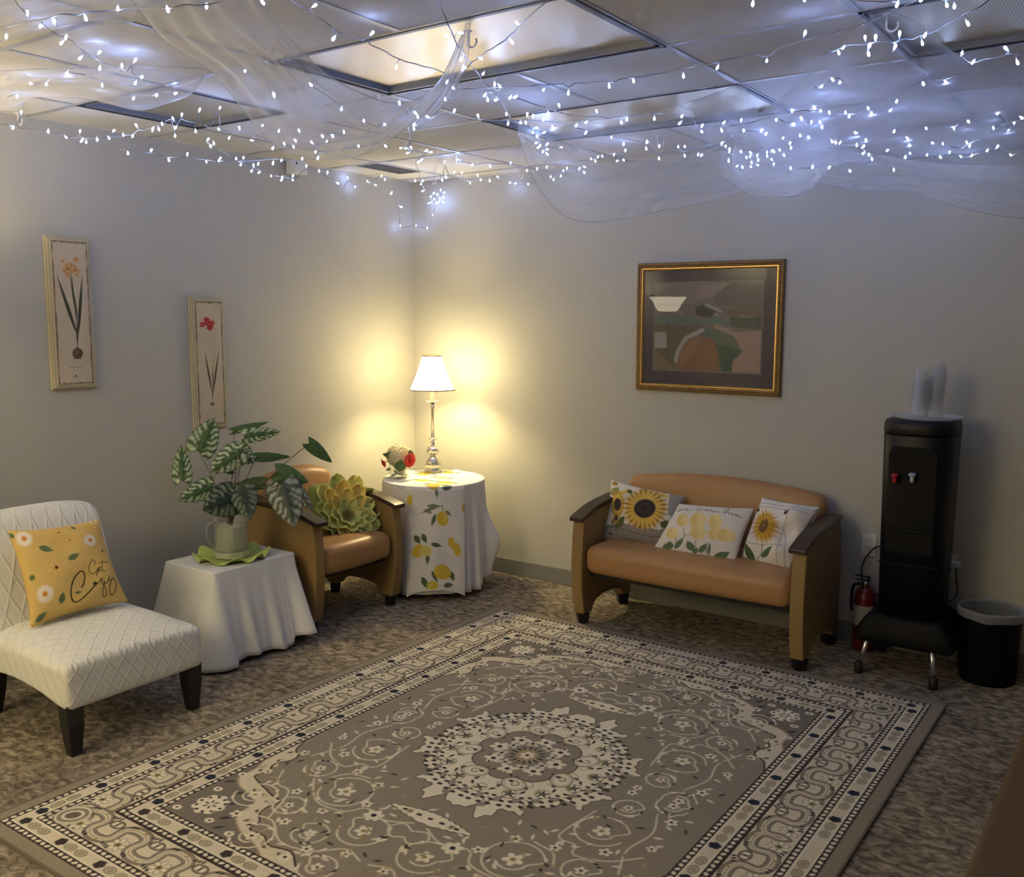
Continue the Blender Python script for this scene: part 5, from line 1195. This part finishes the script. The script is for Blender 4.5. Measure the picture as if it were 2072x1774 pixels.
obj('stem', tb([(vx, vy, vz+.03), (vx+.004, vy, vz+.08)], .004, 8), M_stem, t)
def rose(px, py, r, lab, dd):
    D0 = np.linalg.norm(hc-CAM)/np.linalg.norm(ray(808, 930)); p = dist_at(px, py, D0+dd); d = p-hc; d /= np.linalg.norm(d)
    t = thing('rose', lab, 'flower', tuple(hc-np.array([0, 0, .09])), 'flowers in the glass vase'); bm = BM(); a_ = np.cross(d, [0, 0, 1.0]); a_ /= np.linalg.norm(a_); b_ = np.cross(d, a_)
    for ring, (rr_, n_, op) in enumerate(((.25, 3, .1), (.5, 5, .25), (.78, 6, .5), (1.0, 8, .9))):
        for k in range(n_):
            a = 2*PI*k/n_+ring*.6; V_ = []
            for j in range(5):
                f = j/4
                for i in range(5):
                    g = (i/4-.5)*2; an_ = a+g*.62*(1 if ring else 1.1); rad = r*rr_*(.45+.55*f+op*.25*f*f); hh = r*(.9*f-(op*.45*f*f)); V_.append(bm.verts.new(p+d*(hh-.35*r+.06*r*g*g)+(a_*math.cos(an_)+b_*math.sin(an_))*rad*(1+.05*math.sin(g*7))))
            for j in range(4):
                for i in range(4): bm.faces.new((V_[j*5+i], V_[j*5+i+1], V_[(j+1)*5+i+1], V_[(j+1)*5+i]))
    obj('bloom', bm, mat('coral petals', tuple(L3((236, 92, 84))), .6), t)
    obj('stem', tb(cr([p-d*r*.3, hc+d*.03, (vx, vy, vz+.04)], 5), .0022, 6), M_stem, t)
rose(828, 931, .036, 'coral red rose on the right side of the short glass vase', -.07)
rose(777, 937, .027, 'coral red rosebud on the left side of the short glass vase', -.02)
def fleaf(a, b, w_, dd, lab):
    D0 = np.linalg.norm(hc-CAM)/np.linalg.norm(ray(808, 930)); A_ = dist_at(*a, D0+dd); B_ = dist_at(*b, D0+dd-.01); ax = B_-A_; L_ = np.linalg.norm(ax); ax /= L_; view = (CAM-A_)/np.linalg.norm(CAM-A_); sd = np.cross(ax, view); sd /= np.linalg.norm(sd); nn = np.cross(sd, ax); P = []
    for j in range(13):
        f = j/12
        for i in range(9): g = (i/8-.5)*2; P.append(A_+ax*f*L_+sd*g*w_*math.sin(PI*min(1, .06+f*.94)**.8)+nn*(.3*abs(g)*w_-.01*f))
    o = obj('leaf', (P, gridfaces(13, 9)), mat('rose leaf', tuple(L3((96, 116, 66))), .5), thing_f, mods=(('solid', .0008, 0),)); return o
thing_f = thing('leaf_sprig', 'sprig of round green leaves among the red and white flowers', 'leaf', tuple(hc-np.array([0, 0, .08])), 'flowers in the glass vase')
for a in (((808, 952), (812, 929), .036, -.09), ((786, 922), (774, 918), .012, -.03), ((783, 925), (790, 914), .016, -.04), ((826, 912), (838, 922), .014, -.03), ((790, 948), (781, 951), .008, -.05)): fleaf(*a, '')
obj('stem', tb([hc+np.array([0, 0, -.03]), (vx, vy, vz+.03)], .002, 6), M_stem, thing_f)
# ================================================================== strings of little lights under the ceiling
def atz(px, py, z, gap=.05):
    d = ray(px, py)
    t = (z-CAM[2])/d[2] if d[2] > .01 else 99
    tx_ = (gap-CAM[0])/d[0] if d[0] < 0 else 99; ty_ = (-gap-CAM[1])/d[1]
    t = min(t, tx_, ty_); return CAM+d*t
M_wire = mat('clear wire', (.26, .26, .27), .35, 0, .5)
M_bulb = mat('led bulb', (.9, .92, 1), .2, 0, .5, emit=(*LEDC, LED_S))
M_cap = glassmat('led cap', (.8, .85, .95), milky=.5, ior=1.4, rough=.2)
bme = bpy.data.meshes.new('bulb'); _b = BM(); lathe(_b, [(.0008, 0), (.0028, .0035), (.0040, .007), (.0037, .011), (.0018, .0135), (.0004, .014)], (0, 0, .009), 7, caps=True); _b.to_mesh(bme); _b.free()
bme.materials.append(M_bulb); bme.polygons.foreach_set('use_smooth', [True]*len(bme.polygons))
cme = bpy.data.meshes.new('cap'); _b = BM(); lathe(_b, [(.0017, 0), (.0018, .004), (.0034, .010), (.0046, .0135)], (0, 0, 0), 7); _b.to_mesh(cme); _b.free(); cme.materials.append(M_cap)
R1 = [(165, 88), (240, 160), (320, 120), (515, 115), (705, 62), (1007, 65), (1237, 50), (1578, 20), (1893, 28), (37, 222), (393, 228), (365, 260), (600, 300), (478, 350), (812, 345), (730, 385), (597, 412), (172, 375), (277, 510), (397, 440), (852, 458), (612, 517), (808, 503), (937, 575), (1046, 562), (796, 595), (101, 582), (128, 665), (1033, 705), (1090, 680), (1197, 652), (1320, 640), (1468, 427), (1867, 514), (1640, 565), (2045, 655), (1995, 235),
      (76, 768), (290, 790), (397, 822), (480, 780), (495, 830), (516, 855), (484, 850), (582, 837), (655, 830), (684, 780), (740, 812), (793, 820), (815, 748), (915, 770), (952, 778), (972, 745), (1052, 765), (1048, 820), (1172, 792), (1250, 830), (1282, 862), (1260, 872), (1308, 770), (1370, 830), (1432, 760), (1570, 755), (1503, 840), (1633, 890), (1788, 775), (1767, 840), (1668, 790), (1933, 818), (1993, 815), (2060, 797), (1865, 850), (1957, 852), (1890, 915), (1700, 855), (1760, 885),
      (766, 920), (907, 897), (1012, 960), (1123, 918), (1238, 972), (1322, 943), (1310, 967), (1413, 955), (1457, 950), (1518, 988), (1545, 985), (1635, 980), (1687, 957), (1440, 990), (1505, 1028), (1548, 1035), (1625, 1057), (1692, 1058), (1685, 1078), (1755, 1050), (1753, 1082), (1835, 988), (1912, 1027), (1962, 1028), (2025, 1098), (1810, 945), (1903, 950)]
R2 = [(160, 195), (300, 410), (512, 438), (597, 215), (698, 197), (1018, 133), (998, 257), (815, 355), (690, 358), (715, 410), (818, 447), (890, 510), (925, 522), (640, 525), (603, 497), (595, 600), (650, 660), (790, 690), (827, 575), (850, 603), (893, 600), (980, 590), (1012, 582), (1180, 543), (1332, 562), (1577, 520), (1723, 490), (2022, 460), (1275, 628), (1208, 684), (1120, 690), (1087, 680), (962, 690), (970, 745), (1045, 735), (1078, 735), (1183, 720), (1500, 660), (1435, 735), (1378, 755), (1237, 763), (1145, 765), (1118, 797), (1190, 792), (1145, 820), (1650, 735), (1682, 720), (1847, 715), (1997, 740), (2010, 700), (1435, 798), (1590, 828), (1663, 865), (1675, 897), (1803, 852), (1800, 895), (1875, 880), (1990, 885), (2030, 880), (1875, 955), (2030, 935), (1295, 882), (1208, 860), (1137, 858), (1147, 885), (1165, 870), (1180, 905), (1208, 895), (1208, 925), (1605, 932), (1620, 965), (1665, 960), (1510, 937), (1535, 937), (1497, 970), (1470, 955), (1325, 992), (1203, 995), (1432, 1002), (1400, 1005), (1428, 1035), (1303, 1018), (1287, 1058), (1242, 1080), (1225, 1062), (1145, 1013), (987, 972), (865, 997), (757, 990), (590, 958), (455, 955), (437, 970), (485, 900), (512, 910), (388, 880), (355, 888), (323, 888), (367, 917), (240, 877), (668, 915), (1083, 1025), (1090, 1100), (1013, 1100), (980, 1098), (907, 1057), (862, 1085), (808, 1077), (787, 1048), (743, 1100), (697, 1030), (650, 1030), (600, 1065), (577, 1080), (460, 1083), (415, 1085), (447, 1105), (457, 1145), (213, 1055), (233, 1080), (180, 1110), (127, 1083), (55, 1123), (10, 1060),
      (505, 1180), (523, 1160), (568, 1142), (590, 1152), (550, 1165), (585, 1178), (562, 1190), (555, 1212), (540, 1217), (495, 1218), (515, 1212), (585, 1215), (530, 1190), (270, 1160), (333, 1240), (327, 1352), (417, 1353), (487, 1362), (520, 1290), (108, 725), (235, 750), (320, 612), (485, 697), (430, 700), (405, 750), (408, 775), (75, 870), (418, 680)]
R3 = [(447, 30), (757, 5), (1310, 35), (1455, 0), (1612, 38), (1655, 45), (1740, 150), (762, 192), (32, 460), (232, 412), (530, 370), (1120, 215), (1183, 217), (1327, 192), (1475, 218), (1465, 270), (985, 290), (965, 325), (1148, 268), (1143, 330), (1303, 275), (1698, 330), (1765, 375), (1960, 285), (2035, 380), (930, 482), (967, 498), (855, 525), (1470, 505), (1608, 492), (1307, 612), (1268, 665), (1140, 652), (1155, 682), (1003, 680), (1025, 698), (907, 680), (855, 670), (818, 647), (683, 668), (740, 712), (690, 740), (800, 727), (850, 730), (863, 765), (588, 715), (380, 712), (143, 755), (270, 740), (143, 790), (263, 785), (392, 777), (503, 778), (528, 800), (632, 822), (672, 852), (677, 883), (732, 815), (785, 827), (925, 852), (945, 860), (965, 862), (1065, 798), (1125, 835), (1113, 873), (1072, 875), (1293, 790), (1105, 922), (1143, 925), (1162, 958), (635, 930), (610, 902), (565, 900), (575, 912), (533, 915), (535, 940), (560, 953), (573, 980), (473, 930), (480, 960), (480, 990), (437, 1000), (438, 970), (432, 940), (432, 912), (410, 947), (385, 1002), (350, 997), (303, 965), (307, 912), (308, 890), (378, 910), (263, 855), (285, 872), (145, 925), (118, 930), (673, 1012), (805, 1003), (908, 1000), (1030, 1025), (1293, 1022), (1485, 767), (1652, 763), (1740, 730), (1913, 685), (1887, 760), (1977, 785), (2013, 730), (2060, 707), (1375, 830), (1387, 873), (1388, 915), (1362, 945), (1257, 898), (1520, 852), (1587, 865), (1627, 907), (1490, 932), (1573, 943), (1697, 942), (1757, 937), (1730, 855), (1748, 870), (1850, 905), (1915, 875), (1995, 932)]
BUL = [(x/2.96, y/2.96) for x, y in R1]+[(700+x/2.96, y/2.96) for x, y in R2]+[(1372+x/2.96, y/2.96) for x, y in R3]
STR = [
 ('across the top left corner of the photo', 2.46, [(-30, 66), (12, 52), (128, 32), (237, 20), (340, 15), (420, 8), (560, -12)]),
 ('slanting down from the top left corner', 2.49, [(20, -14), (42, 15), (60, 35), (85, 50), (118, 72), (142, 81), (165, 101), (203, 125), (245, 140), (290, 158)]),
 ('lying in the drape at the left edge', 2.50, [(-30, 205), (34, 190), (93, 165), (134, 145), (206, 165), (265, 190), (316, 187), (353, 186)]),
 ('looping along the top of the left wall', 2.42, [(-30, 246), (30, 255), (62, 262), (97, 268), (135, 276), (168, 280), (230, 277), (281, 268), (324, 251), (354, 242), (405, 251), (446, 262), (500, 268), (555, 286)]),
 ('lowest against the left wall', 2.36, [(240, 302), (305, 310), (341, 318), (378, 318), (419, 324), (460, 327), (512, 325), (560, 322), (610, 330)]),
 ('dipping in front of the motion sensor', 2.36, [(412, 283), (432, 296), (465, 316), (490, 330), (510, 338), (545, 352), (575, 358), (597, 362), (622, 342), (677, 363)]),
 ('crossing the left half of the large ceiling light', 2.45, [(573, -8), (626, 24), (689, 65), (749, 89), (809, 120), (869, 137), (917, 156), (935, 185), (903, 205)]),
 ('running down the middle from the top edge', 2.45, [(885, -8), (905, 50), (947, 120), (975, 160), (1010, 200), (1035, 240), (1070, 255), (1085, 275), (1098, 304)]),
 ('crossing the right half of the large ceiling light', 2.45, [(1150, -12), (1105, 7), (1058, 44), (1024, 79), (984, 106), (953, 128), (935, 145)]),
 ('stretched longest, middle to upper right', 2.46, [(915, 182), (960, 180), (1008, 178), (1072, 174), (1139, 169), (1224, 165), (1282, 158), (1372, 140), (1450, 125), (1548, 101), (1676, 71), (1804, 27), (1860, -5)]),
 ('curving over the top right ceiling light', 2.42, [(1660, 112), (1690, 101), (1737, 89), (1811, 84), (1879, 68), (1953, 30), (2015, -8)]),
 ('leaving the right edge near the top', 2.42, [(1940, 108), (1967, 127), (2024, 113), (2100, 100)]),
 ('sagging under the half-hidden ceiling light', 2.43, [(985, 188), (1006, 190), (1056, 203), (1131, 226), (1181, 235), (1246, 237), (1331, 230), (1400, 240), (1413, 256), (1474, 254), (1540, 243), (1600, 228), (1655, 222)]),
 ('running beyond the half-hidden ceiling light', 2.44, [(835, 262), (890, 232), (920, 233), (960, 242), (1031, 244), (1103, 246), (1153, 253), (1210, 271), (1264, 281), (1335, 292), (1400, 297), (1470, 287)]),
 ('along the top of the walls across the room corner', 2.46, [(695, 378), (742, 372), (770, 358), (789, 360), (830, 366), (880, 358), (908, 352), (946, 365), (975, 362), (1010, 358), (1050, 372), (1090, 368)]),
 ('along the back wall just right of the corner', 2.47, [(950, 333), (1000, 330), (1055, 336), (1100, 345), (1130, 352), (1180, 335), (1210, 318), (1245, 312), (1262, 322)]),
 ('dropping to a bunched ball before the corner', 2.40, [(822, 222), (825, 250), (832, 294), (845, 338), (855, 375), (869, 399), (880, 408), (895, 395), (885, 385), (870, 405), (884, 412), (898, 410)]),
 ('dangling in a loop below the bunched ball', 2.30, [(791, 390), (808, 418), (811, 457), (841, 457), (864, 462), (876, 436), (882, 414)]),
 ('lying in the blue-lit drape, upper right', 2.45, [(1650, 178), (1662, 172), (1690, 160), (1702, 170), (1650, 215), (1610, 240), (1640, 226), (1680, 230), (1715, 232), (1757, 225), (1800, 222), (1814, 207)]),
 ('bunched tightly right above the framed painting', 2.40, [(1410, 314), (1462, 295), (1478, 312), (1500, 308), (1520, 325), (1540, 310), (1495, 330), (1520, 338), (1560, 306), (1588, 314), (1565, 330)]),
 ('climbing from the bunch towards the upper right', 2.42, [(1455, 290), (1500, 266), (1550, 270), (1590, 285), (1600, 296), (1622, 274), (1640, 278), (1665, 256), (1605, 250), (1572, 240)]),
 ('lowest behind the drape right of the painting', 2.30, [(1595, 344), (1644, 338), (1678, 338), (1720, 346), (1765, 324), (1755, 310), (1735, 297), (1690, 290)]),
 ('rising to the right edge above the water cooler', 2.40, [(1735, 268), (1752, 282), (1796, 303), (1838, 300), (1843, 312), (1875, 316), (1886, 290), (1910, 292), (1940, 300), (1963, 290), (2000, 272), (2014, 257), (2051, 247), (2100, 236)]),
 ('lowest row above the water cooler', 2.36, [(1790, 310), (1835, 320), (1875, 316), (1903, 318), (1922, 308), (1945, 318), (1965, 314), (1997, 305), (2019, 296), (2046, 313), (2100, 300)]),
 ('short highest row above the water cooler', 2.44, [(1805, 268), (1874, 260), (1930, 257), (1960, 247), (2018, 232), (2040, 265)]),
 ('winding through the big hanging swag', 2.42, [(490, 145), (525, 160), (554, 185), (600, 180), (631, 174), (690, 215), (736, 245), (779, 253), (808, 206), (845, 238), (838, 260)]),
 ('following the bottom of the big hanging swag', 2.38, [(530, 256), (563, 267), (574, 289), (597, 280), (608, 272), (640, 268), (653, 276), (673, 272), (697, 266), (661, 290), (638, 309), (725, 296), (760, 290)]),
 ('barely entering at the top edge, right half', 2.47, [(1480, -18), (1523, -4), (1628, -8), (1750, 2), (1815, 4), (1864, -4), (1920, 0), (1935, -8)]),
 ('with just two lights in the blue-lit drape', 2.46, [(1840, 182), (1868, 163), (1915, 160), (1940, 150)]),
]
def zax(d):
    return Vector(d).to_track_quat('Z', 'Y')
paths = [cr(p, 8) for _, _, p in STR]; assign = [[] for _ in STR]
for b in BUL:
    best = min(((np.min(np.linalg.norm(P-np.array(b), axis=1)), k) for k, P in enumerate(paths))); k = best[1]
    assign[k].append((int(np.argmin(np.linalg.norm(paths[k]-np.array(b), axis=1))), b))
LEDZ = {}
for k, (desc, z, nodes) in enumerate(STR):
    P = paths[k]; n_ = len(P); W3 = np.array([atz(x, y, z+.022*math.sin(i*.33+k)) for i, (x, y) in enumerate(P)])
    c0 = W3.mean(0); t = thing('string_lights', 'string of tiny cool-white lights '+desc, 'string lights', tuple(c0), 'strings of little lights under the ceiling')
    ins = []; stubs = []
    for i, (bx_, by_) in sorted(assign[k]):
        dd = np.linalg.norm(W3[i]-CAM)/np.linalg.norm(ray(*P[i])); q = dist_at(bx_, by_, dd)
        q[0] = max(q[0], .03); q[1] = min(q[1], -.03); q[2] = min(q[2], H-.03)
        d = q-W3[i]; l = np.linalg.norm(d)
        if l < .012: d = np.array([rng.uniform(-.6, .6), rng.uniform(-.6, .6), -1 if rng.uniform() < .7 else 1]); 
        d = d/np.linalg.norm(d)
        d = d+rng.normal(0, .25, 3); d /= np.linalg.norm(d)
        base = q-d*.017
        if l > .034: ins.append((i, base-d*.006))
        else: stubs.append((W3[i], base))
        o = bpy.data.objects.new('bulb', bme); C.collection.objects.link(o); o.parent = t
        o.location = Vector(base-c0); o.rotation_mode = 'QUATERNION'; o.rotation_quaternion = zax(d)
        sc_ = rng.uniform(.8, 1.0); o.scale = (sc_, sc_, sc_)
        o2 = bpy.data.objects.new('bulb_cap', cme); C.collection.objects.link(o2); o2.parent = o
    seq = {i: [] for i in range(n_)}
    for i, p in ins: seq[i].append(p)
    wire = []
    for i in range(n_):
        if seq[i]: wire += seq[i]
        elif i % 2 == 0 or i == n_-1: wire.append(W3[i]+rng.normal(0, .0015, 3))
    wire = cr(wire, 3)
    bm = BM(); tube(bm, wire, .0018, 5)
    for a, b in stubs: tube(bm, [a, (a+b)/2+[0, 0, .001], b], .0011, 4)
    obj('wire', bm, M_wire, t)

# ================================================================== sheer drapes
M_tulle = sheermat('white tulle', (.93, .93, .95), .165, .5, .40, 7)
def drape(label, rails, nu=90, nv=40, ripple=(.012, 9), name='sheer_drape', hem=True, seed=0, group='sheer drapes hung from the ceiling'):
    """rails: lists of (px, py, z) from one edge of the cloth to the other, all run the same way"""
    Rr = [resample(cr([atz(x, y, z, .03) for x, y, z in r], 8), nu) for r in rails]; Rr = np.array(Rr)
    T = cr(Rr.reshape(len(rails), -1), 12) if len(rails) > 2 else None
    if T is None: f = np.linspace(0, 1, nv)[:, None, None]; G = Rr[0][None]*(1-f)+Rr[1][None]*f
    else:
        T = T.reshape(-1, nu, 3); idx = np.linspace(0, len(T)-1, nv); i0 = np.floor(idx).astype(int); i1 = np.minimum(i0+1, len(T)-1); f = (idx-i0)[:, None, None]; G = T[i0]*(1-f)+T[i1]*f
    r = np.random.default_rng(seed); U, V_ = np.meshgrid(np.linspace(0, 1, nu), np.linspace(0, 1, nv)); w_ = np.zeros_like(U)
    for k in range(5): w_ += np.sin(2*PI*(V_*ripple[1]*r.uniform(.4, 1.3)+U*r.uniform(-1.2, 1.2)+r.uniform()))*r.uniform(.3, 1)
    G = G.copy(); G[..., 2] += ripple[0]*w_*.6; G[..., 1] += ripple[0]*w_*.5
    G[..., 2] = np.minimum(G[..., 2], H-.012); G[..., 0] = np.maximum(G[..., 0], .02); G[..., 1] = np.minimum(G[..., 1], -.015)
    c0 = G.reshape(-1, 3).mean(0)
    t = thing(name, label, 'drape', tuple(c0), group)
    obj('cloth', (G.reshape(-1, 3), gridfaces(nv, nu)), M_tulle, t)
    bm = BM()
    for e in (G[0], G[-1]): tube(bm, e[::2], .0011, 4)
    obj('hem', bm, MATS.get('tulle hem') or mat('tulle hem', (.5, .5, .54), .8, alpha=.55), t)
    return t
drape('wide swag of sheer white cloth hanging in a deep curve in the left half',
      [[(250, -20, 2.50), (330, 80, 2.49), (430, 145, 2.44), (500, 232, 2.36), (560, 292, 2.27), (620, 316, 2.22), (690, 318, 2.20), (760, 300, 2.22), (830, 250, 2.28), (880, 205, 2.34), (915, 150, 2.42), (944, 66, 2.53)],
       [(380, -30, 2.52), (450, 60, 2.46), (530, 130, 2.41), (585, 190, 2.36), (640, 235, 2.31), (690, 262, 2.28), (750, 262, 2.28), (810, 232, 2.32), (860, 195, 2.38), (900, 150, 2.44), (925, 100, 2.48), (945, 60, 2.53)],
       [(520, -20, 2.52), (560, 50, 2.48), (620, 108, 2.44), (660, 148, 2.42), (720, 180, 2.40), (790, 206, 2.38), (840, 200, 2.40), (885, 175, 2.42), (905, 135, 2.46), (925, 90, 2.49), (936, 70, 2.51), (947, 55, 2.53)]], ripple=(.006, 7), seed=1)
drape('narrow gathered sheer cloth dropping across the large ceiling light',
      [[(945, 40, 2.54), (925, 100, 2.49), (905, 150, 2.44), (880, 205, 2.38), (850, 240, 2.34)], [(952, 40, 2.54), (950, 90, 2.48), (940, 140, 2.43), (915, 190, 2.38), (880, 232, 2.34)]], nu=40, nv=16, ripple=(.004, 3), seed=2)
drape('sheet of sheer cloth pinned flat under the ceiling at the left edge of the photo',
      [[(-30, 142, 2.50), (100, 137, 2.51), (200, 135, 2.52), (300, 133, 2.52), (422, 142, 2.53)], [(-30, 185, 2.47), (70, 170, 2.46), (180, 168, 2.46), (290, 185, 2.46), (400, 160, 2.52)], [(-30, 222, 2.50), (36, 226, 2.53), (60, 200, 2.50), (151, 198, 2.50), (216, 208, 2.49), (281, 223, 2.47), (338, 208, 2.49), (389, 188, 2.51), (421, 144, 2.53)]], ripple=(.006, 3), seed=3)
drape('sheer drape crossing the top left tiles beside the long strings', [[(-30, 95, 2.51), (90, 60, 2.51), (200, 40, 2.51), (270, 45, 2.50)], [(-30, 20, 2.52), (90, -5, 2.52), (200, -20, 2.52), (290, -30, 2.52)]], nu=40, nv=24, ripple=(.004, 2), seed=9)
drape('long pale swag of sheer cloth hanging above the framed painting',
      [[(1502, 168, 2.53), (1420, 198, 2.50), (1330, 226, 2.48), (1240, 238, 2.46), (1130, 245, 2.47), (1040, 240, 2.50)],
       [(1560, 262, 2.42), (1470, 292, 2.38), (1360, 312, 2.32), (1260, 330, 2.27), (1150, 330, 2.28), (1052, 275, 2.42)],
       [(1640, 360, 2.28), (1560, 379, 2.22), (1500, 390, 2.20), (1440, 405, 2.17), (1330, 426, 2.12), (1260, 440, 2.08), (1190, 447, 2.06), (1130, 427, 2.10), (1080, 360, 2.24), (1048, 270, 2.42)]], nu=110, nv=46, ripple=(.007, 4), seed=4)
drape('broad blue-lit sheer drape fanning from the hook at the top right',
      [[(1760, 30, 2.535), (1785, 24, 2.535), (1800, 22, 2.535), (1815, 26, 2.535), (1840, 34, 2.535)],
       [(1660, 130, 2.49), (1720, 130, 2.47), (1800, 125, 2.46), (1880, 115, 2.48), (1965, 130, 2.50)],
       [(1500, 265, 2.42), (1600, 240, 2.42), (1720, 255, 2.40), (1850, 250, 2.42), (2100, 190, 2.47)],
       [(1482, 350, 2.30), (1560, 352, 2.28), (1650, 330, 2.32), (1760, 318, 2.36), (1900, 300, 2.38), (2100, 262, 2.44)],
       [(1500, 384, 2.22), (1560, 396, 2.18), (1610, 397, 2.18), (1650, 370, 2.24), (1700, 330, 2.32)]+[(1800, 322, 2.36), (2100, 300, 2.42)]], nu=110, nv=60, ripple=(.007, 3), seed=5)
drape('low sheer swag in front of the back wall above the water cooler',
      [[(1620, 290, 2.38), (1700, 300, 2.36), (1800, 316, 2.33), (1900, 330, 2.31), (2000, 335, 2.30), (2110, 333, 2.30)], [(1640, 340, 2.28), (1720, 345, 2.27), (1820, 352, 2.25), (1920, 370, 2.21), (2110, 392, 2.17)],
       [(1652, 372, 2.22), (1750, 386, 2.20), (1830, 381, 2.21), (1900, 400, 2.16), (2000, 430, 2.10), (2110, 450, 2.06)]], nu=90, nv=36, ripple=(.008, 3), seed=6)
drape('small gathered sheer cloth hanging at the right of the painting',
      [[(1478, 235, 2.46), (1500, 250, 2.44), (1540, 262, 2.43), (1600, 250, 2.44), (1655, 225, 2.47)], [(1462, 300, 2.36), (1510, 345, 2.28), (1570, 350, 2.27), (1640, 320, 2.33), (1700, 280, 2.40)], [(1455, 345, 2.27), (1515, 388, 2.18), (1570, 402, 2.14), (1630, 392, 2.17), (1668, 350, 2.26)]], nu=70, nv=40, ripple=(.009, 4), seed=7)
